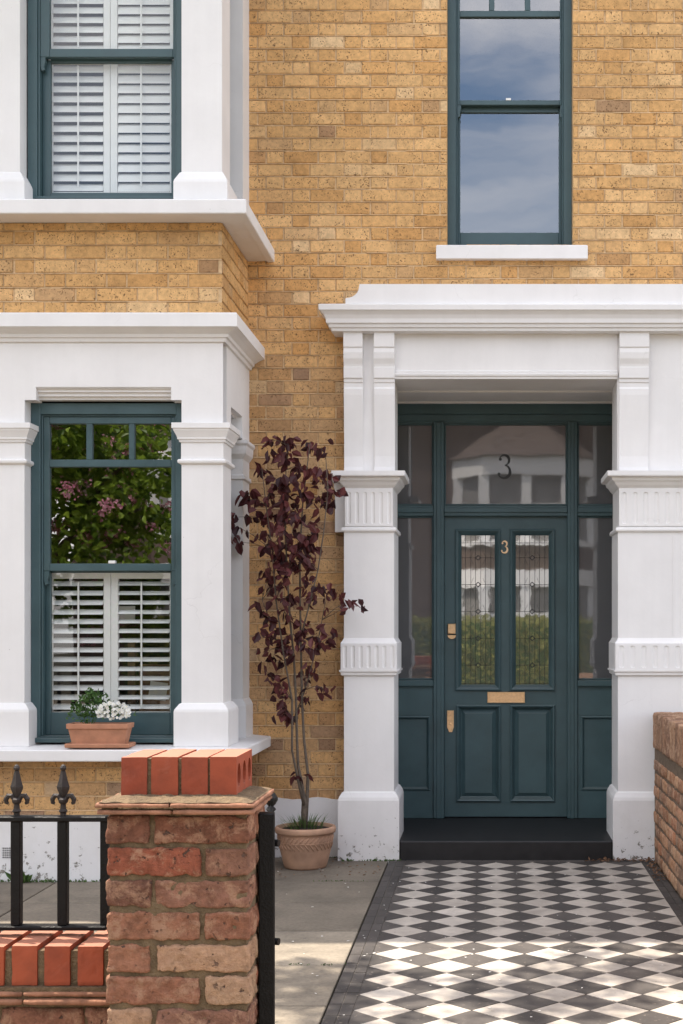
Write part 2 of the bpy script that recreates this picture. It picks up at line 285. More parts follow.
# ------------------------------------------------------------------ mesh builder
WORLD = {}
class MB:
    def __init__(s): s.v = []; s.f = []; s.m = []; s.c = []
    def poly(s, pts, m=0, c=(.5, .5, 0)):
        i = len(s.v); s.v.extend(tuple(p) for p in pts); s.f.append(tuple(range(i, i + len(pts)))); s.m.append(m); s.c.append(c)
    def mesh(s, vs, fs, m=0, c=(.5, .5, 0)):
        i = len(s.v); s.v.extend(tuple(p) for p in vs)
        for f in fs: s.f.append(tuple(i + k for k in f)); s.m.append(m); s.c.append(c)
    def box(s, x0, x1, y0, y1, z0, z1, m=0, c=(.5, .5, 0), xf=None, bev=0):
        if x0 > x1: x0, x1 = x1, x0
        if y0 > y1: y0, y1 = y1, y0
        if z0 > z1: z0, z1 = z1, z0
        if bev:
            b = min(bev, (x1 - x0) / 3, (y1 - y0) / 3, (z1 - z0) / 3); vs = []; 
            for sx in (0, 1):
                for sy in (0, 1):
                    for sz in (0, 1):
                        px, py, pz = (x1 if sx else x0), (y1 if sy else y0), (z1 if sz else z0)
                        ix, iy, iz = (px + (-b if sx else b)), (py + (-b if sy else b)), (pz + (-b if sz else b))
                        vs += [(px, iy, iz), (ix, py, iz), (ix, iy, pz)]
            def id(sx, sy, sz, k): return (sx * 4 + sy * 2 + sz) * 3 + k
            fs = []
            for a in (0, 1):
                q = [(0, 0), (1, 0), (1, 1), (0, 1)]
                fs.append([id(a, i, j, 0) for i, j in q]); fs.append([id(i, a, j, 1) for i, j in q]); fs.append([id(i, j, a, 2) for i, j in q])
            for i in (0, 1):
                for j in (0, 1):
                    fs.append([id(0, i, j, 1), id(1, i, j, 1), id(1, i, j, 2), id(0, i, j, 2)])
                    fs.append([id(i, 0, j, 0), id(i, 1, j, 0), id(i, 1, j, 2), id(i, 0, j, 2)])
                    fs.append([id(i, j, 0, 0), id(i, j, 1, 0), id(i, j, 1, 1), id(i, j, 0, 1)])
            for i in (0, 1):
                for j in (0, 1):
                    for k in (0, 1): fs.append([id(i, j, k, 0), id(i, j, k, 1), id(i, j, k, 2)])
        else:
            vs = [(x0, y0, z0), (x1, y0, z0), (x1, y1, z0), (x0, y1, z0), (x0, y0, z1), (x1, y0, z1), (x1, y1, z1), (x0, y1, z1)]
            fs = [(0, 1, 2, 3), (4, 5, 6, 7), (0, 1, 5, 4), (1, 2, 6, 5), (2, 3, 7, 6), (3, 0, 4, 7)]
        if xf: vs = [xf(Vector(p)) for p in vs]
        s.mesh(vs, fs, m, c)
    def stack(s, x0, x1, y0, y1, prof, L_=1, R_=1, B_=0, m=0):
        """rectangular solid whose outline follows a profile of (overhang, height): mitred mouldings round three or four sides"""
        rings = [[(x0 - o * L_, y0 - o, z), (x1 + o * R_, y0 - o, z), (x1 + o * R_, y1 + o * B_, z), (x0 - o * L_, y1 + o * B_, z)] for o, z in prof]
        vs = [p for r in rings for p in r]; fs = []
        for i in range(len(rings) - 1):
            for k in range(4): a = i * 4 + k; b = i * 4 + (k + 1) % 4; fs.append((a, b, b + 4, a + 4))
        fs.append((0, 1, 2, 3)); n = (len(rings) - 1) * 4; fs.append((n, n + 1, n + 2, n + 3))
        s.mesh(vs, fs, m)
    def rings(s, x0, x1, z0, z1, steps, cap=True, m=0):
        """concentric rectangles in the facade plane, (inset, y): panel mouldings"""
        rs = [[(x0 + i, y, z0 + i), (x1 - i, y, z0 + i), (x1 - i, y, z1 - i), (x0 + i, y, z1 - i)] for i, y in steps]
        vs = [p for r in rs for p in r]; fs = []
        for i in range(len(rs) - 1):
            for k in range(4): a = i * 4 + k; b = i * 4 + (k + 1) % 4; fs.append((a, b, b + 4, a + 4))
        if cap: n = (len(rs) - 1) * 4; fs.append((n, n + 1, n + 2, n + 3))
        s.mesh(vs, fs, m)
    def holed(s, x0, x1, z0, z1, y, holes, m=0, thick=0, fn=None, heads=True):
        """flat sheet with rectangular openings (and their reveals when thick)"""
        if fn is None: fn = lambda u, z, d: (u, y + d, z)
        xs = sorted({x0, x1, *[min(max(h[i], x0), x1) for h in holes for i in (0, 1)]}); zs = sorted({z0, z1, *[min(max(h[i], z0), z1) for h in holes for i in (2, 3)]})
        for a, b in zip(xs, xs[1:]):
            for c, d in zip(zs, zs[1:]):
                mxx, mz = (a + b) / 2, (c + d) / 2
                if any(h[0] < mxx < h[1] and h[2] < mz < h[3] for h in holes): continue
                s.poly([fn(a, c, 0), fn(b, c, 0), fn(b, d, 0), fn(a, d, 0)], m)
                if thick: s.poly([fn(a, c, thick), fn(b, c, thick), fn(b, d, thick), fn(a, d, thick)], m)
        if thick:
            for h in holes:
                a, b, c, d = h; c = max(c, z0); d = min(d, z1)
                s.poly([fn(a, c, 0), fn(a, d, 0), fn(a, d, thick), fn(a, c, thick)], m); s.poly([fn(b, c, 0), fn(b, d, 0), fn(b, d, thick), fn(b, c, thick)], m)
                if not heads: continue
                if d < z1: s.poly([fn(a, d, 0), fn(b, d, 0), fn(b, d, thick), fn(a, d, thick)], m)
                if c > z0: s.poly([fn(a, c, 0), fn(b, c, 0), fn(b, c, thick), fn(a, c, thick)], m)
            if not heads: return
            s.poly([fn(x0, z0, 0), fn(x0, z1, 0), fn(x0, z1, thick), fn(x0, z0, thick)], m); s.poly([fn(x1, z0, 0), fn(x1, z1, 0), fn(x1, z1, thick), fn(x1, z0, thick)], m)
            s.poly([fn(x0, z1, 0), fn(x1, z1, 0), fn(x1, z1, thick), fn(x0, z1, thick)], m); s.poly([fn(x0, z0, 0), fn(x1, z0, 0), fn(x1, z0, thick), fn(x0, z0, thick)], m)
    def tube(s, pts, rad, n=7, m=0, c=(.5, .5, 0), caps=True):
        pts = [Vector(p) for p in pts]
        if isinstance(rad, (int, float)): rad = [rad] * len(pts)
        vs = []; fs = []; prev = None
        for i, p in enumerate(pts):
            d = (pts[min(i + 1, len(pts) - 1)] - pts[max(i - 1, 0)]).normalized()
            a = Vector((0, 1, 0)) if abs(d.y) < .8 else Vector((1, 0, 0))
            u = d.cross(a).normalized() if prev is None else (prev - d * prev.dot(d)).normalized(); prev = u; w = d.cross(u)
            for k in range(n): t = 2 * math.pi * k / n; vs.append(p + (u * math.cos(t) + w * math.sin(t)) * rad[i])
        for i in range(len(pts) - 1):
            for k in range(n): a = i * n + k; b = i * n + (k + 1) % n; fs.append((a, b, b + n, a + n))
        if caps: fs.append(tuple(range(n))); fs.append(tuple(range((len(pts) - 1) * n, len(pts) * n)))
        s.mesh(vs, fs, m, c)
    def lathe(s, cx, cy, prof, n=24, m=0, cap=True):
        vs = []; fs = []
        for r, z in prof:
            for k in range(n): t = 2 * math.pi * k / n; vs.append((cx + r * math.cos(t), cy + r * math.sin(t), z))
        for i in range(len(prof) - 1):
            for k in range(n): a = i * n + k; b = i * n + (k + 1) % n; fs.append((a, b, b + n, a + n))
        if cap: fs.append(tuple(range(n))); fs.append(tuple(range((len(prof) - 1) * n, len(prof) * n)))
        s.mesh(vs, fs, m)
    def prism(s, pts, y0, y1, m=0):
        """outline of (x, z) points extruded from y0 to y1"""
        n = len(pts); vs = [(p[0], y0, p[1]) for p in pts] + [(p[0], y1, p[1]) for p in pts]
        s.mesh(vs, [tuple(range(n)), tuple(range(n, 2 * n))] + [(i, (i + 1) % n, (i + 1) % n + n, i + n) for i in range(n)], m)
    def leaf(s, p, d, nrm, ln, wd, m=0, c=(.5, .5, 0), fold=.25):
        d = d.normalized(); sd_ = d.cross(nrm)
        if sd_.length < 1e-4: sd_ = d.cross(Vector((.3, .5, .8)))
        sd_.normalize(); up = sd_.cross(d)
        q = [p, p + d * ln * .35 - sd_ * wd * .5 + up * fold * wd, p + d * ln * .7 - sd_ * wd * .38 + up * fold * wd * .8, p + d * ln - up * ln * .08,
             p + d * ln * .7 + sd_ * wd * .38 + up * fold * wd * .8, p + d * ln * .35 + sd_ * wd * .5 + up * fold * wd]
        s.mesh(q, [(0, 1, 2, 3), (0, 3, 4, 5)], m, c)
    def build(s, name, mats, parent=None, smooth=False, origin=None):
        if not isinstance(mats, (list, tuple)): mats = [mats]
        xs, ys, zs = zip(*s.v)
        o = Vector(origin) if origin else Vector(((min(xs) + max(xs)) / 2, (min(ys) + max(ys)) / 2, min(zs)))
        me = bpy.data.meshes.new(name); me.from_pydata([(a - o.x, b - o.y, c - o.z) for a, b, c in s.v], [], s.f)
        for m in mats: me.materials.append(m)
        me.polygons.foreach_set('material_index', s.m)
        at = me.color_attributes.new('Col', 'FLOAT_COLOR', 'CORNER'); buf = []
        for f, c in zip(s.f, s.c): buf += [c[0], c[1], c[2], 1.0] * len(f)
        at.data.foreach_set('color', buf)
        bm = bmesh.new(); bm.from_mesh(me)
        if smooth: bmesh.ops.remove_doubles(bm, verts=bm.verts, dist=1e-5)
        bmesh.ops.recalc_face_normals(bm, faces=bm.faces); bm.to_mesh(me); bm.free()
        if smooth:
            for p in me.polygons: p.use_smooth = (p.material_index == 0)
        me.update()
        ob = bpy.data.objects.new(name, me); C.objects.link(ob)
        if parent is not None: ob.parent = parent; ob.location = o - WORLD[parent.name]
        else: ob.location = o
        WORLD[ob.name] = o
        return ob

def tag(o, label=None, cat=None, group=None, kind=None):
    for k, v in (('label', label), ('category', cat), ('group', group), ('kind', kind)):
        if v: o[k] = v
    return o
def thing(name, label, cat, loc, group=None):
    o = bpy.data.objects.new(name, None); o.empty_display_size = .2; C.objects.link(o); o.location = loc; WORLD[o.name] = Vector(loc)
    return tag(o, label, cat, group)

def rc(dark=0): return (rnd(), rnd(), dark)

# ------------------------------------------------------------------ brickwork
def bricks(mb, u0, u1, z0, z1, fn, course=.077, st=.2, hd=.1, joint=.009, proud=.005, holes=(), mat=0, zref=0, uref=0, darkf=None, jit=.0012):
    """Flemish bond: alternating stretchers and headers, each with chamfered arrises, cut round the openings"""
    k0 = math.floor((z0 - zref) / course); k = k0
    for kk in range(k0, math.ceil((z1 - zref) / course) + 1):      # weather-struck bed joints standing slightly proud
        zc = zref + kk * course
        if zc < z0 + .004 or zc > z1 - .004: continue
        hs = sorted([h for h in holes if h[2] - .004 < zc < h[3] + .004]); cur = u0; segs = []
        for h in hs:
            if h[0] > cur: segs.append((cur, min(h[0], u1)))
            cur = max(cur, h[1])
        if cur < u1: segs.append((cur, u1))
        for a, b in segs:
            n = max(1, int((b - a) / .12)); 
            for i in range(n):
                if rnd() < .12: continue
                l, q = a + (b - a) * i / n, a + (b - a) * (i + 1) / n; j1, j2 = ru(-.0008, .0008), ru(-.0008, .0008); d = proud + .0012 + ru(-.0015, .0015)
                mb.mesh([fn(l, zc + .0042 + j1, 0), fn(q, zc + .0042 + j1, 0), fn(q, zc - .0025 + j2, d), fn(l, zc - .0025 + j2, d), fn(q, zc - .0028 + j2, 0), fn(l, zc - .0028 + j2, 0)], [(0, 1, 2, 3), (3, 2, 4, 5)], 1, (.5, .5, 0))
    while zref + k * course < z1 - .004:
        a = zref + k * course + joint / 2; b = zref + (k + 1) * course - joint / 2
        per = st + hd; off = uref + (0 if k % 2 == 0 else (st + hd) / 2)
        n = math.floor((u0 - off) / per) - 1
        u = off + n * per; 
        while u < u1:
            for w in (st, hd):
                l, r = u + joint / 2 + ru(-.001, .001) * 2, u + w - joint / 2; u += w
                rects = [(max(l, u0), min(r, u1), max(a, z0), min(b, z1))]
                for h in holes:
                    new = []
                    for q in rects:
                        if q[0] < h[1] and q[1] > h[0] and q[2] < h[3] and q[3] > h[2]:
                            cand = [(q[0], min(q[1], h[0]), q[2], q[3]), (max(q[0], h[1]), q[1], q[2], q[3]), (q[0], q[1], q[2], min(q[3], h[2])), (q[0], q[1], max(q[2], h[3]), q[3])]
                            cand = [c for c in cand if c[1] - c[0] > .012 and c[3] - c[2] > .012]
                            if cand: new.append(max(cand, key=lambda c: (c[1] - c[0]) * (c[3] - c[2])))
                        else: new.append(q)
                    rects = new
                for q in rects:
                    if q[1] - q[0] < .012 or q[3] - q[2] < .01: continue
                    d = proud + ru(-jit, jit); cc = .0035; ja, jb, jc, jd = (ru(-.0022, .0022) for _ in range(4))
                    dk = darkf((q[0] + q[1]) / 2, (q[2] + q[3]) / 2, k) if darkf else 0
                    col = (rnd(), rnd(), dk)
                    o = [fn(q[0], q[2], 0), fn(q[1], q[2], 0), fn(q[1], q[3], 0), fn(q[0], q[3], 0)]
                    mid = [fn(q[0] + ja, q[2] + jb, d - cc), fn(q[1] + jc, q[2] + jb, d - cc), fn(q[1] + jc, q[3] + jd, d - cc), fn(q[0] + ja, q[3] + jd, d - cc)]
                    e = cc
                    top = [fn(q[0] + e, q[2] + e, d), fn(q[1] - e, q[2] + e, d), fn(q[1] - e, q[3] - e, d), fn(q[0] + e, q[3] - e, d)]
                    fs = [(8, 9, 10, 11)]
                    for i in range(4): j = (i + 1) % 4; fs += [(i, j, j + 4, i + 4), (i + 4, j + 4, j + 8, i + 8)]
                    mb.mesh(o + mid + top, fs, mat, col)
        k += 1

def rough_brick(mb, x0, x1, y0, y1, z0, z1, mat=0, col=None, amp=.006, rr=.010, res=.016, seed=0):
    """a weathered brick: box surface gridded, corners worn round, faces pitted"""
    c = Vector(((x0 + x1) / 2, (y0 + y1) / 2, (z0 + z1) / 2)); hx, hy, hz = (x1 - x0) / 2, (y1 - y0) / 2, (z1 - z0) / 2
    col = col or rc(); off = Vector((seed * 3.7, seed * 1.3, seed * 5.1))
    def pt(x, y, z):
        q = Vector((max(-hx + rr, min(hx - rr, x)), max(-hy + rr, min(hy - rr, y)), max(-hz + rr, min(hz - rr, z))))
        d = Vector((x, y, z)) - q
        if d.length > 1e-6: d = d.normalized()
        p = q + d * rr
        n1 = mnoise.noise((p + off) * 22); n2 = mnoise.noise((p + off) * 75) + .6 * mnoise.noise((p + off) * 150); n3 = min(0, mnoise.noise((p + off * 1.7) * 38) + .15)
        return c + p + d * (n1 * amp * 1.1 + n2 * amp * .5 + n3 * amp * 2.2)
    def face(f, a, b):
        na, nb = max(2, round(2 * a / res)), max(2, round(2 * b / res)); vs = [f(-a + 2 * a * i / na, -b + 2 * b * j / nb) for i in range(na + 1) for j in range(nb + 1)]
        fs = [(i * (nb + 1) + j, (i + 1) * (nb + 1) + j, (i + 1) * (nb + 1) + j + 1, i * (nb + 1) + j + 1) for i in range(na) for j in range(nb)]
        mb.mesh(vs, fs, mat, col)
    face(lambda a, b: pt(a, -hy, b), hx, hz); face(lambda a, b: pt(a, hy, b), hx, hz)
    face(lambda a, b: pt(-hx, a, b), hy, hz); face(lambda a, b: pt(hx, a, b), hy, hz)
    face(lambda a, b: pt(a, b, hz), hx, hy); face(lambda a, b: pt(a, b, -hz), hx, hy)

# ------------------------------------------------------------------ setting: ground, garden paving, tiled path, street
def ground():
    mb = MB(); mb.poly([(-60, -60, -.03), (60, -60, -.03), (60, 60, -.03), (-60, 60, -.03)])
    tag(mb.build('ground', M['joint']), kind='structure')
    mb = MB(); mb.box(-40, 40, -9.2, -2.6, -.14, -.115); tag(mb.build('road', M['asphalt']), kind='structure')
    mb = MB(); mb.box(-40, 40, -2.6, -2.45, -.14, .0); mb.box(-40, 40, -9.35, -9.2, -.14, .0); tag(mb.build('kerb', M['kerb']), kind='structure')
    mb = MB()
    for (ya, yb) in ((-2.44, 3.05), (-10.9, -9.36)):
        nY = max(2, round((yb - ya) / .62)); sy = (yb - ya) / nY
        for j in range(nY):
            x = -14 + (j % 2) * .4
            while x < 14: mb.box(x + .004, x + .896, ya + j * sy + .004, ya + (j + 1) * sy - .004, -.028, -.004 + ru(-.001, .001), c=(ru(.4, 1), rnd(), 0)); x += .9
    tag(mb.build('pavement', M['slab']), kind='structure')
ground()

PL, PR = -.481, .905            # tiled field
BL = -.577                      # outer edge of the left border
def slabs():
    mb = MB()
    ys = [3.10, 3.75, 4.36, 4.97, 5.57, 6.20, 6.83, 7.41, 8.20]
    for j in range(len(ys) - 1):
        a, b = ys[j], ys[j + 1]
        xs = [BL - .004]; x = -1.40 if j % 2 else -1.22
        if j >= 6: x = -1.47
        while x > -9: xs.append(x); x -= .93 if j % 2 else .87
        for r, l in zip(xs, xs[1:]):
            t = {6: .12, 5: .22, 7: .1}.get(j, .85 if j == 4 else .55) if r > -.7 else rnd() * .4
            e = .006; z = ru(-.0015, .0015)
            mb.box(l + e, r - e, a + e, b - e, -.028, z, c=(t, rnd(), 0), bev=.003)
    return tag(mb.build('garden_paving', M['slab']), kind='structure')
slabs()

def clip(poly, fa):
    out = []
    for i in range(len(poly)):
        p, q = poly[i], poly[(i + 1) % len(poly)]; a, b = fa(p), fa(q)
        if a >= 0: out.append(p)
        if a * b < 0: t = a / (a - b); out.append((p[0] + (q[0] - p[0]) * t, p[1] + (q[1] - p[1]) * t))
    return out
def path():
    mb = MB(); p = .2132; y0, y1 = 3.02, 8.005
    wx, wy = -.3745, 7.883
    for i in range(-2, 16):
        for j in range(-26, 4):
            for white in (True, False):
                cx = wx + i * p + (0 if white else p / 2); cy = wy + j * p + (0 if white else p / 2)
                h = p / 2 - .0022
                poly = [(cx - h, cy), (cx, cy - h), (cx + h, cy), (cx, cy + h)]
                for fa in (lambda q: q[0] - PL, lambda q: PR - q[0], lambda q: q[1] - y0, lambda q: y1 - q[1]):
                    if poly: poly = clip(poly, fa)
                if len(poly) < 3: continue
                a = 0
                tz = .004 + ru(-.0005, .0005); sx, sy = ru(-.009, .009), ru(-.009, .009)
                top = [(q[0], q[1], tz + (q[0] - cx) * sx + (q[1] - cy) * sy) for q in poly]
                c = (rnd(), rnd(), 0); mm = 0 if white else 1
                mb.poly(top, mm, c)
                n = len(top)
                for k in range(n):
                    q, r = top[k], top[(k + 1) % n]; mb.poly([q, r, (r[0], r[1], -.01), (q[0], q[1], -.01)], mm, c)
    # the borders: two rows of narrow black tiles each side, with a pale joint between
    for (a, b) in ((BL, -.5315), (-.5275, PL - .003), (PR + .003, .944), (.947, .984)):
        y = y0
        while y < y1 + .07:
            e = min(y + .149, y1 + .07); tz = .004 + ru(-.0006, .0006)
            mb.box(a, b, y + .0012, e - .0012, -.01, tz, 1, (ru(.0, .6), rnd(), 0)); y += .151
    x = PL
    while x < PR: mb.box(x + .001, min(x + .149, PR), y1 + .002, y1 + .07, -.01, .0042, 1, rc()); x += .151
    mb.poly([(BL, y0, .0005), (.985, y0, .0005), (.985, y1 + .08, .0005), (BL, y1 + .08, .0005)], 2)
    return tag(mb.build('tiled_path', [M['tile_w'], M['tile_b'], M['grout']]), kind='structure')
path()

# ------------------------------------------------------------------ the house
YW = 8.22; YB = 7.43; YS = 7.40
XR = -1.447; XRs = -1.435                     # right cheek of the bay: brick, stucco
XL = -3.84                                     # left cheek
house = thing('terraced_house', 'yellow brick terraced house with white stucco bay and teal front door', 'house', (0, YW, 0))
ZBC0, ZBC1 = 2.932, 3.075                      # ground-floor bay cornice
ZS0, ZS1 = 3.59, 3.666                         # first-floor bay sill
EAVE = 6.35; BAYTOP = 5.75

# openings
UW = (X(447, YW), X(573, YW), Z(245, YW), 5.62)            # window above the door
PORT = (X(400, 8.1) - .13, X(611, 8.1) + .13, -.1, 2.92)  # porch opening
def wall_dark(u, z, k):
    if u > 1.115 + (.055 if k % 2 else 0): return ru(.75, 1) if k % 2 == 0 or u > 1.25 else ru(.1, .5)
    p = .012 if z > 3.2 else (.12 if z > 2.9 else .30)
    if rnd() < p: return ru(.35, .85)
    return ru(.1, .45) if z < 3.0 else (0 if rnd() < .9 else ru(.1, .3))
mb = MB(); fnF = lambda u, z, d: (u, YW - d, z)
holes = [UW, PORT, (XL, XR - .02, .0, 5.5)]
bricks(mb, -4.4, 2.6, .30, EAVE, fnF, course=.0771, st=.2085, hd=.106, holes=holes, zref=.0205, uref=.03, darkf=wall_dark)
mb.holed(-9, 5.5, -.05, EAVE, YW + .001, holes, m=1, thick=.25)
# plain neighbouring stretches of the terrace front, outside the frame
bricks(mb, 2.6, 5.5, .0, EAVE, fnF, course=.0771, st=.2085, hd=.106, zref=.0205)
bricks(mb, -9, -4.4, .0, EAVE, fnF, course=.0771, st=.2085, hd=.106, zref=.0205)
# end, back and rooms
mb.box(-9, -8.8, YW + .26, 15, 0, EAVE, 1); mb.box(5.3, 5.5, YW + .26, 15, 0, EAVE, 1); mb.box(-9, 5.5, 15, 15.2, 0, EAVE, 1)
mb.build('wall', [M['stock'], M['stock_mortar']], house)

mb = MB(); mb.prism([(-9.2, EAVE), (5.7, EAVE), (5.7, EAVE + .12), (-9.2, EAVE + .12)], YW - .22, YW + .3)   # eaves
mb.mesh([(-9.2, YW - .24, EAVE + .1), (5.7, YW - .24, EAVE + .1), (5.7, 11.7, EAVE + 2.4), (-9.2, 11.7, EAVE + 2.4), (5.7, 15.4, EAVE + .1), (-9.2, 15.4, EAVE + .1)], [(0, 1, 2, 3), (3, 2, 4, 5), (0, 3, 5), (1, 2, 4)])
mb.build('roof', M['roof'], house)
mb = MB()
mb.box(-8.8, 5.3, YW + .3, 14.9, 3.15, 3.3); mb.box(-8.8, 5.3, 11.8, 11.9, 0, EAVE); mb.box(-1.05, -.95, YW + .3, 11.8, 0, EAVE)
mb.box(-8.8, 5.3, YW + .3, 14.9, -.02, .02)
mb.build('interior_wall', M['dark'], house)

# ---- bay brickwork (front and right cheek), in bigger courses
def bay_dark(u, z, k): return ru(.3, .7) if rnd() < .06 else (0 if rnd() < .8 else ru(.05, .25))
mb = MB(); fB = lambda u, z, d: (u, YB - d, z); fR = lambda u, z, d: (XR + d, u, z); fLc = lambda u, z, d: (XL - d, u, z)
for (za, zb, dk) in ((ZBC1, ZS0, bay_dark), (.33, .67, wall_dark)):
    mb = MB()
    bricks(mb, XL, XR, za, zb, fB, course=.0771, st=.224, hd=.112, zref=.0, uref=.05, darkf=dk)
    bricks(mb, YB, YW, za, zb, fR, course=.0771, st=.224, hd=.112, zref=.0, uref=.0, darkf=dk)
    bricks(mb, YB, YW, za, zb, fLc, course=.0771, st=.224, hd=.112, zref=.0, uref=.0, darkf=dk)
    mb.box(XL, XR, YB + .001, YB + .2, za, zb, 1); mb.box(XR - .2, XR - .001, YB + .2, YW, za, zb, 1); mb.box(XL + .001, XL + .2, YB + .2, YW, za, zb, 1)
    mb.build('bay_brickwork', [M['stock'], M['stock_mortar']], house)

# ---- stucco bay, ground floor
WL, WR = -2.514, -1.661                         # right-hand front window opening
STEP = WR - XRs                                 # negative: pilaster width
PW = XRs - WR
WL2 = WL - PW - (WR - WL); WR2 = WL - PW        # left-hand window opening
def plinth(mb):
    mb.stack(XL - .02, XRs - .002, YS + .012, YW, [(.0, -.02), (0, .325), (-.015, .336)])
    # ragged plinth between bay and porch
    pts = [(XRs - .01, -.02)]; x = XRs - .01
    top = []
    while x < -.83: top.append((x, .352 + .006 * math.sin(x * 23) + ru(-.002, .002))); x += .03
    mb.prism([(XRs - .01, -.02)] + top + [(-.80, .352), (-.80, -.02)], YW - .022, YW + .01)
mb = MB(); plinth(mb)
pl = mb.build('plinth', M['stucco'], house)
# air brick in the plinth
mb = MB()
for i in range(5):
    for j in range(5): mb.box(X(2 + i * 2.2, YS), X(3.1 + i * 2.2, YS), YS + .008, YS + .02, Z(848 + j * 2.3, YS), Z(849.1 + j * 2.3, YS))
mb.build('air_brick', M['lead'], pl)

mb = MB()
zh0, zh1 = Z(400, YS), Z(387, YS)
# fascia: solid front with openings whose heads are stepped and moulded
holes = [(WL, WR, 0, zh0), (WL2, WR2, 0, zh0), (X(36, YS), X(171, YS), zh0, zh1), (X(36, YS) - 1.079, X(171, YS) - 1.079, zh0, zh1)]
ztop = ZBC0 + .01; zcap = Z(424, YS)
mb.holed(XL + .0, XRs, zcap, ztop, YS, [h for h in holes], thick=.10, heads=False)
for dx in (0, -1.079):
    xa, xb = X(36, YS) + dx, X(171, YS) + dx; wl, wr = WL + dx, WR + dx
    # splayed stops at the corners and three rolls of moulding under the head
    for sgn, xe, xi in ((1, wl, xa), (-1, wr, xb)):
        mb.prism([(xe, zh0 + .0005), (xe + sgn * .012, zh0 + .0005), (xi + sgn * .0, zh1 - .001), (xe, zh1 - .001)], YS + .012, YS + .09)
    for i, (a, b, d) in enumerate(((0, .018, .006), (.018, .036, .022), (.036, .056, .038), (.054, .072, .058))):
        mb.prism([(xa - .03 + .008 * i * 0, zh1 + .012 - a), (xb + .03, zh1 + .012 - a), (xb + .03 + i * .008, zh1 + .012 - b), (xa - .03 - i * .008, zh1 + .012 - b)], YS + d, YS + .12)
# cheek: fascia with side opening
fnC = lambda u, z, d: (XRs - d, u, z)
so = (7.63, 7.985, 0, zh0)
mb.holed(YS + .101, YW, zcap, ztop, 0, [so], thick=.10, fn=fnC)
for i, (a, b, d) in enumerate(((0, .018, .004), (.018, .036, .02), (.036, .056, .036))):
    mb.box(XRs - .1, XRs - d, 7.66 - i * .012, 7.955 + i * .012, zh0 + .045 - b, zh0 + .045 - a)
mb.holed(YS + .101, YW, zcap, ztop, 0, [so], thick=.10, fn=lambda u, z, d: (XL + d, u, z))
mb.build('bay_fascia', M['stucco'], house)

mb = MB()
mb.stack(XL, XRs, YS, YW, [(0, ZBC0), (.014, ZBC0 + .002), (.018, ZBC0 + .02), (.030, ZBC0 + .024), (.034, ZBC0 + .040), (.045, ZBC0 + .046), (.062, ZBC0 + .056), (.078, ZBC0 + .063), (.085, ZBC0 + .066), (.093, ZBC0 + .068), (.093, ZBC1 - .006), (.088, ZBC1), (-.02, ZBC1 + .02)])
mb.build('bay_cornice', M['stucco'], house)
mb = MB(); mb.stack(XL, XRs, YS, YW, [(.10, .663), (.128, .667), (.13, .672), (.13, .722), (.126, .728), (.02, .738), (-.1, .739)])
lower_sill = mb.build('bay_sill', M['stucco'], house)
mb = MB(); mb.stack(XL, XRs, YS, YW, [(-.03, ZS0 + .002), (.11, ZS0 + .004), (.112, ZS0 - .004), (.148, ZS0 - .002), (.152, ZS0 + .003), (.152, ZS1 - .006), (.147, ZS1), (-.05, ZS1 + .03)])
mb.build('bay_sill', M['stucco'], house)

def pilaster(x0, x1, y0, y1, capw=1):
    z0 = .738; mb = MB()
    mb.stack(x0, x1, y0, y1, [(.035, z0), (.035, Z(712, 7.37)), (.032, Z(709.5, 7.37)), (.010, Z(704, 7.38)), (0, Z(703, YS)), (0, Z(465, YS)), (.004, Z(464.5, YS)), (.017, Z(463, YS)), (.019, Z(461, YS)), (.014, Z(459.5, YS)),
        (.003, Z(459.1, YS)), (.002, Z(456, YS)), (.002, Z(442.5, YS)), (.011, Z(442, YS)), (.012, Z(440, YS)), (.019, Z(439.5, YS)), (.020, Z(437.5, YS)), (.030, Z(433.5, YS)), (.037, Z(431, YS)), (.038, Z(429.5, YS)), (.045, Z(429, YS)), (.045, Z(423.9, YS)), (.042, Z(423.6, YS)), (.0, zcap + .002)], B_=1)
    return mb.build('pilaster', M['stucco'], house)
pilaster(WR, XRs, YS, 7.63)
pilaster(WL - PW, WL - .001, YS, 7.60)
pilaster(XL, WL2, YS, 7.63)
# rear pilaster on the cheek, its capital a little lower
mb = MB(); ya = 8.0
mb.stack(-1.66, XRs, ya, YW, [(.022, .738), (.022, Z(706, ya)), (.018, Z(704, ya)), (0, Z(699, ya)), (0, Z(480, ya)), (.012, Z(479, ya)), (.012, Z(475.5, ya)), (0, Z(474.5, ya)), (.0, Z(459, ya)), (.012, Z(456, ya)), (.02, Z(454, ya)), (.024, Z(450, ya)), (.024, Z(446, ya)), (.034, Z(444, ya)), (.034, Z(441, ya)), (0, zcap)])
mb.build('pilaster', M['stucco'], house)

# ---- first-floor bay
def pilaster_up(x0, x1, y0, y1, nm='pilaster', o=.036):
    z0 = ZS1 + .028; mb = MB()
    mb.stack(x0, x1, y0, y1, [(o, z0 - .03), (o, Z(182, 7.37)), (o * .9, Z(179.5, 7.37)), (.008, Z(172.5, 7.39)), (0, Z(172, YS)), (0, BAYTOP - .3)], B_=1)
    return mb.build(nm, M['stucco'], house)
pilaster_up(X(181.5, YS), XRs - .006, YS, 7.63)
pilaster_up(WL - PW, X(20, YS), YS, 7.60)
pilaster_up(XL, WL2, YS, 7.63)
pilaster_up(-1.66, XRs - .001, ya, YW, o=.01)
mb = MB(); mb.holed(XL, XRs - .006, 5.42, BAYTOP, YS, [], thick=.2); mb.box(XRs - .2, XRs - .006, YS + .2, YW, 5.42, BAYTOP); mb.box(XL, XL + .2, YS + .2, YW, 5.42, BAYTOP)
mb.build('bay_fascia', M['stucco'], house)
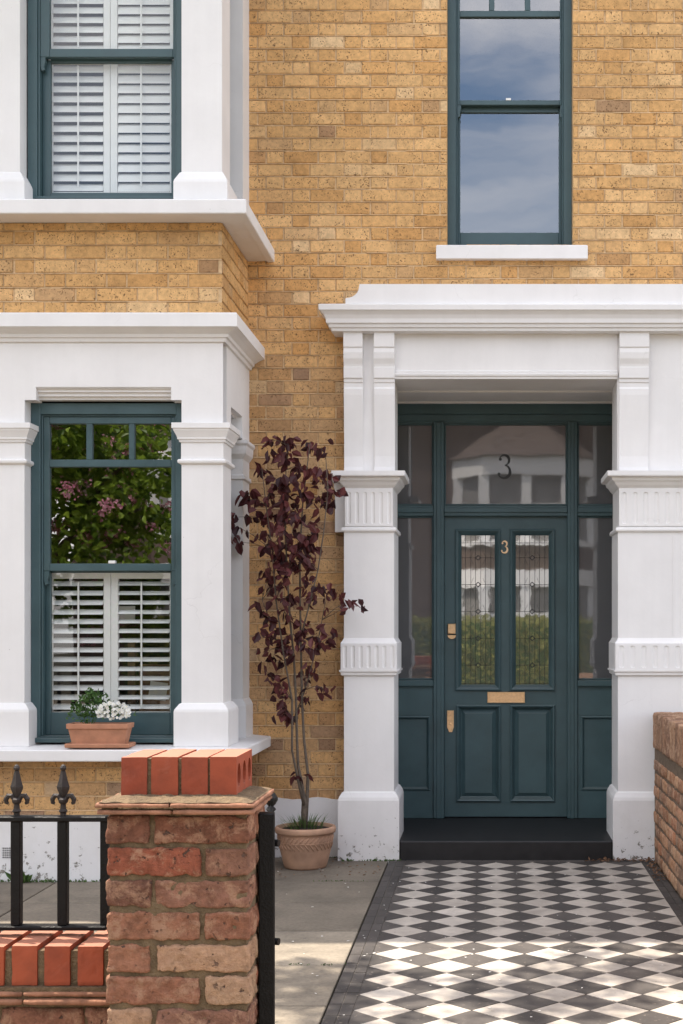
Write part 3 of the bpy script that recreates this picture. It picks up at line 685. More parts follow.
mb = MB(); mb.stack(XL, XRs, YS, YW, [(0, BAYTOP - .1), (.05, BAYTOP - .05), (.1, BAYTOP), (.1, BAYTOP + .07), (-.8, BAYTOP + .5)]); mb.build('bay_roof', M['roof'], house)
# flat top of the ground-floor bay room / floor slab so that no light passes between storeys
mb = MB(); mb.box(XL + .2, XR - .2, YB + .2, YW + .3, 3.1, 3.3); mb.build('bay_floor', M['dark'], house)

# ---- windows
def rect_frame(mb, x0, x1, z0, z1, y0, y1, l, r, b, t, m=0, bev=.0025):
    mb.box(x0, x0 + l, y0, y1, z0, z1, m, bev=bev); mb.box(x1 - r, x1, y0, y1, z0, z1, m, bev=bev)
    mb.box(x0 + l - .001, x1 - r + .001, y0 + .001, y1 - .001, z0, z0 + b, m, bev=bev); mb.box(x0 + l - .001, x1 - r + .001, y0 + .001, y1 - .001, z1 - t, z1, m, bev=bev)
def glass_sheet(x0, x1, z0, z1, y, parent, mat='glass', name='glass_pane'):
    mb = MB(); mb.box(x0, x1, y, y + .004, z0, z1); return mb.build(name, M[mat], parent)
def shutter(x0, x1, z0, z1, y, nsl, tilt, parent, rails=(), rod=True, stl=.026, name='shutter', sr=None):
    sr = sr or stl; sl = stl; mb = MB(); t = .027; rt = .04
    mb.box(x0, x0 + sl, y, y + t, z0, z1, bev=.002); mb.box(x1 - sr, x1, y, y + t, z0, z1, bev=.002)
    zz = [z0, *rails, z1]
    mb.box(x0 + sl, x1 - sr, y + .001, y + t - .001, z0, z0 + rt * .35, bev=.002); mb.box(x0 + sl, x1 - sr, y + .001, y + t - .001, z1 - rt, z1, bev=.002)
    a, b = z0 + rt * .35, z1 - rt; p = (b - a) / nsl; wd = .058
    for i in range(nsl):
        zc = a + (i + .5) * p; ca, sa = math.cos(tilt), math.sin(tilt); yc = y + t / 2
        tl = ru(-.03, .03); ca, sa = math.cos(tilt + tl), math.sin(tilt + tl)
        prof = [(-wd / 2, 0), (-wd / 4, .004), (wd / 4, .004), (wd / 2, 0), (wd / 4, -.004), (-wd / 4, -.004)]
        pr = [(yc + u * ca - w * sa, zc + u * sa + w * ca) for u, w in prof]
        vs = [(x0 + sl + .002, q[0], q[1]) for q in pr] + [(x1 - sr - .002, q[0], q[1]) for q in pr]
        mb.mesh(vs, [(k, (k + 1) % 6, (k + 1) % 6 + 6, k + 6) for k in range(6)])
    if rod: xm = (x0 + x1) / 2 - .005; mb.box(xm, xm + .009, y - .022, y - .013, a + .02, b - .02, bev=.001)
    return mb.build(name, M['shutter'], parent)

YF = 7.50                                        # window frame plane
def bay_window(dx, lower):
    g = lambda px: X(px, YF) + dx
    mb = MB()
    if lower: ztop, zbot = Z(403, YF), Z(741.5, YF)
    else: ztop, zbot = 5.45, Z(198.5, YF)
    xl, xr = WL + dx + .0, WR + dx + .0
    if not lower: xl = X(27.5, YF) + dx
    # box frame with head and sill, stepped inwards
    rect_frame(mb, xl, xr, zbot, ztop, YF, YF + .10, .052, .052, .03 if lower else .015, .062)
    rect_frame(mb, xl + .052, xr - .052, zbot + (.03 if lower else .015), ztop - .062, YF + .014, YF + .10, .010, .010, .001, .010)
    if lower: mb.box(xl + .0, xr - .0, YF - .035, YF - .001, zbot - .004, zbot + .022, bev=.004)
    fr = mb.build('window', M['teal2'], house)
    # upper sash (outer)
    y = YF + .022
    if lower:
        mb = MB(); zb = Z(571, y); zt = ztop - .073
        gl, gr = X(49.4, y) + dx, X(171.2, y) + dx
        mb.box(xl + .062, gl, y, y + .035, zb, zt, bev=.003); mb.box(gr, xr - .062, y, y + .035, zb, zt, bev=.003)
        mb.box(gl, gr, y + .001, y + .034, zb, Z(563.5, y), bev=.003); mb.box(gl, gr, y + .001, y + .034, Z(423.8, y), zt, bev=.003)
        mb.box(gl, gr, y + .001, y + .034, Z(467, y), Z(459.5, y), bev=.003)
        for a, b in ((84.8, 91), (127.6, 133.4)): mb.box(g(a), g(b), y + .002, y + .033, Z(459.7, y), Z(423.6, y), bev=.003)
        # horns below the meeting rail
        for xa in (xl + .064, gr + .002):
            mb.prism([(xa, zb), (xa + .028, zb), (xa + .028, zb - .02), (xa + .02, zb - .05), (xa + .024, zb - .07), (xa + .006, zb - .078), (xa, zb - .05)], y + .003, y + .03)
        us = mb.build('sash', M['teal2'], fr)
        glass_sheet(gl, gr, Z(563.6, y), zt - .01, y + .018, us)
        mb = MB(); mb.box(g(107), g(114), y + .002, y + .03, Z(563.5, y), Z(560.5, y), bev=.002); mb.build('sash_lock', M['shutter'], us)
        # lower sash (inner)
        y2 = YF + .062; mb = MB(); zb2 = zbot + .031
        g2l, g2r = X(50.5, y2) + dx, X(170.2, y2) + dx
        mb.box(xl + .062, g2l, y2, y2 + .03, zb2, zb, bev=.003); mb.box(g2r, xr - .062, y2, y2 + .03, zb2, zb, bev=.003)
        mb.box(g2l, g2r, y2 + .001, y2 + .029, zb2, Z(712.5, y2), bev=.003); mb.box(g2l, g2r, y2 + .001, y2 + .029, zb - .008, zb + .03, bev=.003)
        ls = mb.build('sash', M['teal2'], fr)
        glass_sheet(g2l, g2r, Z(712.5, y2), zb, y2 + .015, ls, 'glass_clear')
        # plantation shutters behind the lower sash
        zs0, zs1 = Z(714, 7.62), Z(571.5, 7.62); k = 7.62 / F; xc = (110.5 - CX) * k + dx
        shutter((48 - CX) * k + dx, xc - .001, zs0, zs1, 7.625, 14, R(30), fr, stl=.022, sr=.040)
        shutter(xc + .001, (173.5 - CX) * k + dx, zs0, zs1, 7.625, 14, R(24), fr, stl=.040, sr=.022)
    else:
        mb = MB(); zb = Z(57, y); zt = ztop - .073; gl, gr = g(48), g(172)
        mb.box(xl + .062, gl, y, y + .035, zb, zt, bev=.003); mb.box(gr, xr - .062, y, y + .035, zb, zt, bev=.003)
        mb.box(gl, gr, y + .001, y + .034, zb, Z(48.5, y), bev=.003); mb.box(gl, gr, y + .001, y + .034, zt - .05, zt, bev=.003)
        for xa in (xl + .064, gr + .004):
            mb.prism([(xa, zb), (xa + .026, zb), (xa + .026, zb - .02), (xa + .018, zb - .05), (xa + .022, zb - .07), (xa + .006, zb - .075), (xa, zb - .05)], y + .003, y + .03)
        us = mb.build('sash', M['teal2'], fr); glass_sheet(gl, gr, Z(48.5, y), zt - .05, y + .018, us, 'glass_clear')
        y2 = YF + .062; mb = MB(); zb2 = zbot + .016; g2l, g2r = X(50.5, y2) + dx, X(171.2, y2) + dx
        mb.box(xl + .062, g2l, y2, y2 + .03, zb2, zb, bev=.003); mb.box(g2r, xr - .062, y2, y2 + .03, zb2, zb, bev=.003)
        mb.box(g2l, g2r, y2 + .001, y2 + .029, zb2, Z(192.5, y2), bev=.003); mb.box(g2l, g2r, y2 + .001, y2 + .029, zb - .012, zb + .03, bev=.003)
        ls = mb.build('sash', M['teal2'], fr); glass_sheet(g2l, g2r, Z(192.5, y2), zb, y2 + .015, ls, 'glass_clear')
        k = 7.62 / F; xc = (110 - CX) * k + dx
        for (za, zb_, n) in ((Z(194, 7.62), Z(56, 7.62), 13), (Z(54.5, 7.62), Z(-80, 7.62), 13)):
            shutter((48 - CX) * k + dx, xc - .001, za, zb_, 7.625, n, R(58), fr, stl=.022, sr=.038)
            shutter(xc + .001, (173.5 - CX) * k + dx, za, zb_, 7.625, n, R(68), fr, stl=.038, sr=.022)
    return fr
bay_window(0, True); bay_window(0, False)
bay_window(-1.079, True); bay_window(-1.079, False)
# cheek windows (seen edge on)
for z0, z1 in ((.75, 2.62), (3.70, 5.42)):
    mb = MB()
    for a, b in ((7.63, 7.68), (7.935, 7.985)): mb.box(XRs - .17, XRs - .10, a, b, z0, z1)
    mb.box(XRs - .17, XRs - .10, 7.68, 7.935, z0, z0 + .06); mb.box(XRs - .17, XRs - .10, 7.68, 7.935, z1 - .06, z1)
    w = mb.build('window', M['teal2'], house)
    m2 = MB(); m2.box(XRs - .14, XRs - .136, 7.68, 7.935, z0 + .06, z1 - .06); m2.build('glass_pane', M['glass'], w)

# room seen between the slats: floor, a chair back, papers
mb = MB(); mb.box(-2.2, -1.75, 8.6, 8.64, .75, 1.15); mb.box(-2.35, -2.3, 8.9, 8.95, .5, 1.3); mb.box(-1.95, -1.9, 8.6, 8.66, .3, .9)
mb.build('interior_woodwork', M['card'], house)
mb = MB(); mb.box(-1.92, -1.82, 7.72, 7.724, Z(700, 7.72), Z(682, 7.72), xf=lambda p: Matrix.Rotation(.15, 3, 'Y') @ (p - Vector((-1.87, 7.72, 1.0))) + Vector((-1.87, 7.72, 1.0)))
mb.build('interior_notice', M['paper'], house)
mb = MB(); mb.box(X(119, 7.75), X(135, 7.75), 7.75, 7.754, Z(622, 7.75), Z(606, 7.75))
mb.build('interior_notice', M['paper'], house)

# ---- window above the door
YU = 8.33
def upper_window():
    g = lambda px: X(px, YU)
    x0, x1, z0, z1 = UW; mb = MB()
    rect_frame(mb, x0, x1, z0 - .0, z1, YU, YU + .13, .052, .052, .022, .06)
    rect_frame(mb, x0 + .052, x1 - .052, z0 + .022, z1 - .06, YU + .014, YU + .12, .009, .009, .001, .009)
    mb.box(x0, x1, YU - .06, YU - .001, z0 - .004, z0 + .012, bev=.003)
    fr = mb.build('window', M['teal2'], house)
    y = YU + .022; mb = MB(); gl, gr = g(459.8), g(560.2); zb = Z(105, y)
    mb.box(x0 + .061, gl, y, y + .035, zb, z1 - .07, bev=.003); mb.box(gr, x1 - .061, y, y + .035, zb, z1 - .07, bev=.003)
    mb.box(gl, gr, y + .001, y + .034, zb, Z(100, y), bev=.003); mb.box(gl, gr, y + .001, y + .034, Z(16.8, y), Z(10.5, y), bev=.003); mb.box(gl, gr, y + .001, y + .034, z1 - .11, z1 - .07, bev=.003)
    for a, b in ((489, 494.5), (525, 530.5)): mb.box(g(a), g(b), y + .002, y + .033, Z(10.6, y), z1 - .109, bev=.003)
    for xa in (x0 + .062, gr + .002):
        mb.prism([(xa, zb), (xa + .02, zb), (xa + .02, zb - .02), (xa + .013, zb - .05), (xa + .016, zb - .068), (xa + .003, zb - .074), (xa, zb - .05)], y + .003, y + .03)
    us = mb.build('sash', M['teal2'], fr); glass_sheet(gl, gr, Z(100, y), z1 - .11, y + .018, us)
    m3 = MB(); m3.box(g(506), g(511), y, y + .03, Z(100.2, y), Z(98, y), bev=.001); m3.build('sash_lock', M['shutter'], us)
    y2 = YU + .064; mb = MB(); g2l, g2r = g(460), g(559.4)
    mb.box(x0 + .061, g2l, y2, y2 + .03, z0 + .023, zb, bev=.003); mb.box(g2r, x1 - .061, y2, y2 + .03, z0 + .023, zb, bev=.003)
    mb.box(g2l, g2r, y2 + .001, y2 + .029, z0 + .023, Z(232.5, y2), bev=.003); mb.box(g2l, g2r, y2 + .001, y2 + .029, Z(112.5, y2), zb + .02, bev=.003)
    ls = mb.build('sash', M['teal2'], fr); glass_sheet(g2l, g2r, Z(232.5, y2), Z(112.5, y2), y2 + .015, ls)
    mb = MB(); a = 8.17; mb.stack(X(436, 8.15), X(588, 8.15), a - .002, YW + .09, [(0, Z(258.5, a)), (.0, Z(246, a)), (-.006, Z(244.8, a))], L_=1, R_=1)
    mb.build('window_sill', M['stucco'], house)
upper_window()

# ---- portico
YP = 8.10; YPB = 8.075
def flutes(mb, x0, x1, z0, z1, yf, n, depth=.007):
    """panel face with n round-ended hollows cut into it"""
    w = (x1 - x0) / n; zs0, zs1 = z0 + .012, z1 - .012
    for i in range(n):
        a = x0 + i * w; b = a + w; cl, crr = a + w * .24, b - w * .24; xm = (cl + crr) / 2; r = (crr - cl) / 2
        K = 6; top = [(xm - r * math.cos(math.pi * k / K), zs1 - r + r * math.sin(math.pi * k / K)) for k in range(K + 1)]; bot = [(xm + r * math.cos(math.pi * k / K), zs0 + r - r * math.sin(math.pi * k / K)) for k in range(K + 1)]
        loop = top + bot; N = len(loop)
        def outer(p):
            # project the loop to the cell border
            x, z = p; return (a if x < xm - 1e-6 else b if x > xm + 1e-6 else xm, z)
        # top fan & bottom fan
        vt = [(p[0], yf, p[1]) for p in top]; ci = [(a, yf, z1), (xm, yf, z1), (b, yf, z1)]
        h = K // 2
        mb.poly([(a, yf, z1), (xm, yf, z1)] + [(top[k][0], yf, top[k][1]) for k in range(h, -1, -1)] + [(a, yf, top[0][1])])
        mb.poly([(xm, yf, z1), (b, yf, z1), (b, yf, top[-1][1])] + [(top[k][0], yf, top[k][1]) for k in range(K, h - 1, -1)])
        mb.poly([(a, yf, z0), (xm, yf, z0)] + [(bot[k][0], yf, bot[k][1]) for k in range(h, K + 1)] + [(a, yf, bot[-1][1])])
        mb.poly([(xm, yf, z0), (b, yf, z0), (b, yf, bot[0][1])] + [(bot[k][0], yf, bot[k][1]) for k in range(0, h + 1)])
        mb.poly([(a, yf, bot[-1][1]), (cl, yf, bot[-1][1]), (cl, yf, top[0][1]), (a, yf, top[0][1])]); mb.poly([(crr, yf, bot[-1][1]), (b, yf, bot[-1][1]), (b, yf, top[0][1]), (crr, yf, top[0][1])])
        inn = [(xm + (p[0] - xm) * .35, p[1]) for p in loop]
        for k in range(N):
            p, q = loop[k], loop[(k + 1) % N]; pi, qi = inn[k], inn[(k + 1) % N]
            mb.poly([(p[0], yf, p[1]), (q[0], yf, q[1]), (qi[0], yf + depth, qi[1]), (pi[0], yf + depth, pi[1])])
        mb.poly([(p[0], yf + depth, p[1]) for p in inn])
def pillar(x0, x1, side, extra):
    """portico pillar: base, shaft, fluted band, shaft, fluted necking, capital"""
    yb = 8.50; zz = lambda p: Z(p, YP)
    mb = MB(); o = .033
    mb.stack(x0, x1, YP, yb, [(o, -.03), (o, zz(800)), (o * .85, zz(797)), (.012, zz(792.5)), (0, zz(791.5)), (0, zz(676.5)), (.004, zz(676)), (.016, zz(675)), (.018, zz(672.5)), (.026, zz(671.5)), (.027, zz(670))])
    mb.stack(x0, x1, YP, yb, [(.019, zz(672)), (.019, zz(643)), (.008, zz(640.5)), (0, zz(638)), (0, zz(532)), (.012, zz(531.5)), (.015, zz(530)), (.012, zz(527.8)), (.001, zz(527))])
    mb.stack(x0, x1, YP, yb, [(.001, zz(528)), (-.006, zz(527)), (-.006, zz(488)), (.006, zz(486)), (.012, zz(485)), (.022, zz(482.5)), (.036, zz(480.5)), (.040, zz(478)), (.066, zz(477)), (.068, zz(476)), (.068, zz(471.8)), (0, zz(471))])
    p = mb.build('portico_pillar', M['stucco'], house)
    mb = MB(); n = 6 if side < 0 else 14
    flutes(mb, x0 + .006, x1 - .006, zz(526), zz(490), YP - .003, n, .006); 
    mb2 = MB(); flutes(mb2, x0 - .015, x1 + .015, zz(670), zz(643.5), YP - .026, 7 if side < 0 else 14, .0055)
    for (q, a, b, c, d, y) in ((mb, x0 + .006, x1 - .006, zz(526), zz(490), YP - .003), (mb2, x0 - .015, x1 + .015, zz(670), zz(643.5), YP - .026)):
        q.poly([(a, y, c), (b, y, c), (b, y + .02, c), (a, y + .02, c)]); q.poly([(a, y, d), (b, y, d), (b, y + .02, d), (a, y + .02, d)])
        q.poly([(a, y, c), (a, y, d), (a, y + .02, d), (a, y + .02, c)]); q.poly([(b, y, c), (b, y, d), (b, y + .02, d), (b, y + .02, c)])
    mb.build('fluted_necking', M['stucco'], p); mb2.build('fluted_band', M['stucco'], p)
    return p
LX0, LX1 = X(344, YP), X(394, YP)
RX0, RX1 = X(618, YP), X(770, YP)
lp = pillar(LX0, LX1, -1, None); rp_ = pillar(RX0, RX1, 1, None)
# return of the capital on the wall, left
mb = MB(); y = 8.17; mb.stack(X(335, y), X(350, y), y, YW + .005, [(0, Z(532, y)), (.0, Z(490, y)), (.006, Z(488, y)), (.006, Z(484, y)), (.022, Z(480, y)), (.024, Z(473, y))], R_=0); mb.build('capital_return', M['stucco'], lp)
# panel line on the right pillar
mb = MB(); mb.box(X(672.5, YP), X(674, YP), YP - .003, YP + .002, Z(635, YP), Z(536, YP)); mb.build('joint_bead', M['stucco'], rp_)

# upper stage behind the brackets, frieze and opening head
EX0, EX1 = X(344, 8.13), X(800, 8.13)
mb = MB(); y0 = 8.135; z47 = Z(471, YP)
mb.box(LX0 + .003, LX1 - .003, y0, YW + .25, z47, Z(331, y0)); mb.box(RX0 - .001, RX1, y0, YW + .25, z47, Z(331, y0))
# moulded frieze spanning the opening
zf0 = 2.866
mb.box(LX1 - .003, RX0 - .001, y0 - .006, YW + .25, zf0 + .05, Z(331, y0))
mb.stack(LX1 - .003, RX0 - .001, y0 - .006, YW + .25, [(0, zf0), (.006, zf0 + .001), (.008, zf0 + .014), (.016, zf0 + .018), (.018, zf0 + .030), (.010, zf0 + .036), (.012, zf0 + .044), (0, zf0 + .052)], L_=0, R_=0)
mb.box(LX1 - .05, LX1 + .0, YP + .2, 9.3, -.02, zf0 + .05) if False else None
mb.build('frieze', M['stucco'], house)

mb = MB()
zc0, zc1 = Z(330.5, 8.0), Z(303.7, 7.93)
yf = 8.12; x0 = X(344, yf)
mb.stack(x0, EX1, yf, YW, [(.0, Z(333, 8.1)), (.055, Z(331.5, 8.06)), (.066, Z(330.6, 8.05)), (.068, Z(328, 8.05)), (.080, Z(327, 8.04)), (.084, Z(323.5, 8.03)), (.096, Z(322.5, 8.02)), (.098, Z(318, 8.01)), (.108, Z(314, 8.0)), (.122, Z(311, 7.99)), (.128, Z(310, 7.99)), (.134, Z(309.5, 7.985)), (.136, Z(304.5, 7.985)), (.132, Z(303.7, 7.985)), (-.02, Z(302, 8.1))])
mb.build('portico_cornice', M['stucco'], house)
# blocking course with the concave shoulder
mb = MB(); ybk = 8.02
pts = [(X(345.5, ybk), Z(305, ybk)), (X(345.5, ybk), Z(298.5, ybk))]
for k in range(7):
    t = math.pi / 2 * k / 6; pts.append((X(346 + 13 * math.sin(t), ybk), Z(298 - 11 * (1 - math.cos(t)), ybk)))
pts += [(X(359.6, ybk), Z(284, ybk)), (EX1, Z(284, ybk)), (EX1, Z(305, ybk))]
mb.prism(pts, ybk, YW); mb.build('blocking_course', M['stucco'], house)

def bracket(xa, xb):
    """scrolled console: side profile extruded across its width"""
    zz = lambda p: Z(p, 8.07)
    prof = [(.062, zz(331.5)), (.062, zz(346.5)), (.055, zz(347)), (.055, zz(348)), (.060, zz(352)), (.056, zz(358)), (.044, zz(363)), (.040, zz(366)), (.046, zz(366.5)), (.046, zz(377)), (.036, zz(378)), (.036, zz(381)), (.030, zz(382)), (.030, zz(386)), (.036, zz(388)), (.037, zz(394)), (.032, zz(404)), (.022, zz(420)), (.014, zz(440)), (.010, zz(455)), (.014, zz(466)), (.020, zz(471.5))]
    yb = 8.137; n = len(prof)
    vs = [(xa, yb - p[0], p[1]) for p in prof] + [(xb, yb - p[0], p[1]) for p in prof] + [(xa, yb, prof[0][1]), (xb, yb, prof[0][1]), (xa, yb, prof[-1][1]), (xb, yb, prof[-1][1])]
    fs = [(i, i + 1, i + 1 + n, i + n) for i in range(n - 1)] + [tuple(range(n)) + (2 * n + 2, 2 * n), tuple(range(n, 2 * n)) + (2 * n + 3, 2 * n + 1)]
    mb = MB(); mb.mesh(vs, fs); return mb.build('bracket', M['stucco'], house)
bracket(X(343.6, 8.09), X(362.6, 8.09)); bracket(X(374, 8.09), X(394.5, 8.09)); bracket(X(619.5, 8.09), X(649, 8.09))
bracket(X(740, 8.09), X(760, 8.09))

# porch side linings, soffit and step
YD = 9.02
dx0, dx1 = X(390, YD), X(621, YD)
mb = MB()
mb.box(dx0 - .06, dx0, 8.49, YD + .3, -.02, 2.95); mb.box(dx1, dx1 + .06, 8.49, YD + .3, -.02, 2.95)
mb.box(dx0, dx1, YW + .25, YD + .3, 2.872, 2.95); mb.box(dx0, dx1, YW + .34, YW + .42, 2.862, 2.873)
mb.box(dx0, dx1, YD - .05, YD - .02, 2.862, 2.873)
mb.build('porch_lining', M['stucco'], house)
mb = MB(); zst = .116
mb.box(X(400, 8.09) + .001, X(612, 8.09), 8.065, 8.10, -.02, zst, bev=.006); mb.box(X(396, 8.5) - .03, X(616, 8.5) + .03, 8.10, YD + .2, -.02, zst - .001)
mb.build('doorstep', M['black_step'], house)

# ---- door frame, sidelights and fanlight
def door_frame():
    y = YD; g = lambda px: X(px, y); z = lambda py: Z(py, y); zb = zst
    mb = MB(); yb = y + .12
    mb.box(dx0, dx1, y, yb, z(414), z(403), bev=.004); mb.box(dx0, dx1, y + .012, yb, z(421), z(413.8), bev=.004); mb.box(dx0, dx1, y + .02, yb, z(423), z(420.8))
    for a, b in ((433.2, 444.2), (567.4, 577.6)):
        mb.box(g(a), g(b), y + .006, yb, zb, z(421), bev=.004); mb.box(g(a + 3.2), g(b - 3.2), y, y + .01, zb, z(422), bev=.003)
    mb.box(dx0, g(394) , y + .006, yb, zb, z(421), bev=.003); mb.box(g(617), dx1, y + .006, yb, zb, z(421), bev=.003)
    for a, b in ((390, 433.2), (444.2, 567.4), (577.6, 621)):
        mb.box(g(a), g(b), y + .01, yb, z(516), z(505), bev=.004); mb.box(g(a), g(b), y + .0, y + .012, z(512.5), z(507.5), bev=.003)
    # panelled aprons below the sidelights
    for a, b in ((390, 433.2), (577.6, 621)):
        mb.box(g(a), g(b), y - .004, yb, z(686.5), z(680), bev=.005)
        mb.box(g(a), g(b), y + .035, yb, zb, z(686))
        mb.box(g(a), g(b), y + .022, y + .036, z(716), z(686), bev=.002); mb.box(g(a), g(b), y + .022, y + .036, zb, z(791), bev=.002)
        xa, xb = (g(432), g(433.2)) if a < 500 else (g(577.6), g(579))
        mb.rings(g(392) if a < 500 else g(581), g(430) if a < 500 else g(619), z(791), z(716), [(0, y + .020), (.010, y + .014), (.018, y + .026), (.024, y + .034)], cap=False)
        mb.box(g(430) if a < 500 else g(577.6), g(433.2) if a < 500 else g(581), y + .022, y + .036, z(791), z(716))
    fr = mb.build('door_frame', M['teal'], house)
    # glazing beads are part of the frame; three fanlight panes and two sidelights
    yg = y + .045
    for nm, a, b, c, d in (('fanlight_glass', 390, 433, 505, 423), ('fanlight_glass', 444.3, 567.4, 505, 423), ('fanlight_glass', 577.8, 621, 505, 423), ('sidelight_glass', 390, 433, 680, 516), ('sidelight_glass', 577.8, 621, 680, 516)):
        m2 = MB(); m2.box(g(a), g(b), yg, yg + .005, z(c), z(d)); m2.build(nm, M['glass_side'], fr)
        m3 = MB(); rect_frame(m3, g(a) , g(b), z(c), z(d), yg - .02, yg, .010, .010, .010, .010, bev=.003); m3.build('glazing_bead', M['teal'], fr)
    return fr, yg
fr, yg = door_frame()
def stroke(mb, pts, wds, y0, y1, m=0):
    P = [Vector((p[0], p[1])) for p in pts]; Lf = []; Rt = []
    for i, p in enumerate(P):
        d = (P[min(i + 1, len(P) - 1)] - P[max(i - 1, 0)]).normalized(); n = Vector((-d.y, d.x)); Lf.append(p + n * wds[i] / 2); Rt.append(p - n * wds[i] / 2)
    for i in range(len(P) - 1):
        q = [Lf[i], Lf[i + 1], Rt[i + 1], Rt[i]]; mb.poly([(a.x, y0, a.y) for a in q], m)
        mb.poly([(Lf[i].x, y0, Lf[i].y), (Lf[i + 1].x, y0, Lf[i + 1].y), (Lf[i + 1].x, y1, Lf[i + 1].y), (Lf[i].x, y1, Lf[i].y)], m)
        mb.poly([(Rt[i].x, y0, Rt[i].y), (Rt[i + 1].x, y0, Rt[i + 1].y), (Rt[i + 1].x, y1, Rt[i + 1].y), (Rt[i].x, y1, Rt[i].y)], m)
def three(xc, zc, h, y, mat, parent, name, thick=.004, wk=1.0):
    """numeral 3 with ball terminals, thin at the waist and full on the bowls"""
    mb = MB(); pts = []; wd = []
    def arc(cx, cz, rx, rz, a0, a1, n, w0, w1):
        for i in range(n + 1):
            t = i / n; a = R(a0 + (a1 - a0) * t); pts.append((xc + (cx + rx * math.cos(a)) * h, zc + (cz + rz * math.sin(a)) * h)); wd.append((w0 + (w1 - w0) * math.sin(t * math.pi)) * h * wk)
    arc(-.01, .27, .21, .22, 155, -80, 14, .045, .15)
    arc(-.03, -.22, .27, .28, 82, -150, 16, .045, .17)
    stroke(mb, pts, wd, y - thick, y)
    for (bx, bz) in ((-.18, .31), (-.24, -.32)):
        c = (xc + bx * h, zc + bz * h); r = .075 * h * (wk ** .5); mb.prism([(c[0] + r * math.cos(k * math.pi / 6), c[1] + r * math.sin(k * math.pi / 6)) for k in range(12)], y - thick - .0005, y)
    return mb.build(name, mat, parent)
three(X(504.5, yg), Z(466.5, yg), .155, yg - .001, M['number'], fr, 'house_number', .001, .75)

# ---- the door leaf
def front_door():
    y = YD + .045; g = lambda px: X(px, y); z = lambda py: Z(py, y)
    x0, x1 = g(444.6), g(567); z0, z1 = zst + .008, z(516)
    GL = [(456, 500.2, 690, 529.8), (510.4, 554.2, 690, 529.8)]; PLs = [(457, 500.2, 801, 705.5), (510.6, 554.2, 801, 705.5)]
    holes = [(g(a), g(b), z(c), z(d)) for a, b, c, d in GL + PLs]
    mb = MB(); mb.holed(x0, x1, z0, z1, y, holes, thick=.044)
    for h in holes[:2]:   # bolection moulding round the glass
        mb.rings(h[0], h[1], h[2], h[3], [(-.004, y + .001), (-.004, y - .012), (.004, y - .017), (.012, y - .014), (.017, y - .004), (.022, y - .001), (.028, y + .006), (.036, y + .016), (.0365, y + .022)], cap=False)
    for h in holes[2:]:
        mb.rings(h[0], h[1], h[2], h[3], [(-.004, y + .001), (-.004, y - .012), (.003, y - .017), (.010, y - .014), (.015, y - .002), (.020, y + .004), (.026, y + .018), (.030, y + .020), (.052, y + .006), (.054, y + .003)])
    mb.box(x0, x1, y - .001 + .044, y + .046, z0, z1) if False else None
    door = mb.build('front_door', M['teal'], house)
    for h in holes[:2]:
        a, b, c, d = h[0] + .036, h[1] - .036, h[2] + .036, h[3] - .036
        yy = y + .02; glass_sheet(a, b, c, d, yy, door, 'glass_lead', 'leaded_glass_pane')
        m2 = MB(); w = .0027; xm = (a + b) / 2; hh = d - c; r = .0018
        def ln(p, q, t=w): 
            vx, vz = q[0] - p[0], q[1] - p[1]; l = math.hypot(vx, vz); nx, nz = -vz / l * t / 2, vx / l * t / 2
            m2.prism([(p[0] + nx, p[1] + nz), (q[0] + nx, q[1] + nz), (q[0] - nx, q[1] - nz), (p[0] - nx, p[1] - nz)], yy - .003, yy - .0005)
        for fx in (.12, .28, .42, .58, .72, .88): ln((a + (b - a) * fx, c), (a + (b - a) * fx, d))
        for fz in (.13, .31, .49, .67, .85):
            zc = c + hh * fz; s_ = .016
            ln((a, zc), (xm - s_, zc)); ln((xm + s_, zc), (b, zc))
            for p, q in (((xm - s_, zc), (xm, zc + s_)), ((xm, zc + s_), (xm + s_, zc)), ((xm + s_, zc), (xm, zc - s_)), ((xm, zc - s_), (xm - s_, zc))): ln(p, q, .0055)
            for sx in (-1, 1):
                ln((xm + sx * .031, zc + .045), (xm + sx * .052, zc), .0016); ln((xm + sx * .031, zc - .045), (xm + sx * .052, zc), .0016)
        ln((a, c + .008), (b, c + .008)); ln((a, d - .05), (b, d - .05))
        m2.build('lead_pattern', M['lead'], door)
    # furniture
    m2 = MB(); a, b, c, d = g(487.2), g(525), z(703), z(691.7)
    m2.rings(a, b, c, d, [(0, y), (0, y - .005), (.003, y - .010), (.012, y - .010), (.013, y - .002), (.017, y - .002), (.018, y - .009)]); m2.build('letterbox', M['brass'], door)
    m2 = MB(); m2.rings(g(447.6), g(456), z(634), z(623.6), [(0, y), (0, y - .012), (.004, y - .016)])
    xc, zc = g(451.8), z(635.2); rr = .028
    m2.prism([(xc + rr * math.cos(R(180 + k * 18)), zc + rr * .9 * math.sin(R(180 + k * 18))) for k in range(11)], y - .014, y)
    m2.lathe(0, 0, [(.0, 0)] * 1 + [(.01, 0)], 6) if False else None
    lk = m2.build('door_lock', M['brass'], door)
    m3 = MB(); cx, cz = g(451.8), z(628.5)
    m3.prism([(cx + .014 * math.cos(k * math.pi / 8), cz + .014 * math.sin(k * math.pi / 8)) for k in range(16)], y - .022, y - .015); m3.build('keyhole_boss', M['brass'], lk)
    m2 = MB(); m2.prism([(g(447.2), z(710.5)), (g(453.8), z(710.5)), (g(453.8), z(727)), (g(452.2), z(732)), (g(449.2), z(732)), (g(447.2), z(727))], y - .009, y)
    m2.box(g(447.8), g(453.2), y - .02, y - .009, z(715.5), z(711.5), bev=.002); m2.tube([(g(450.5), y - .008, z(724)), (g(450.5), y - .024, z(724))], [.009, .006], 12)
    m2.build('door_handle', M['brass'], door)
    three(g(504.6), z(547), .078, y, M['brass'], door, 'house_number', .006)
    return door
front_door()
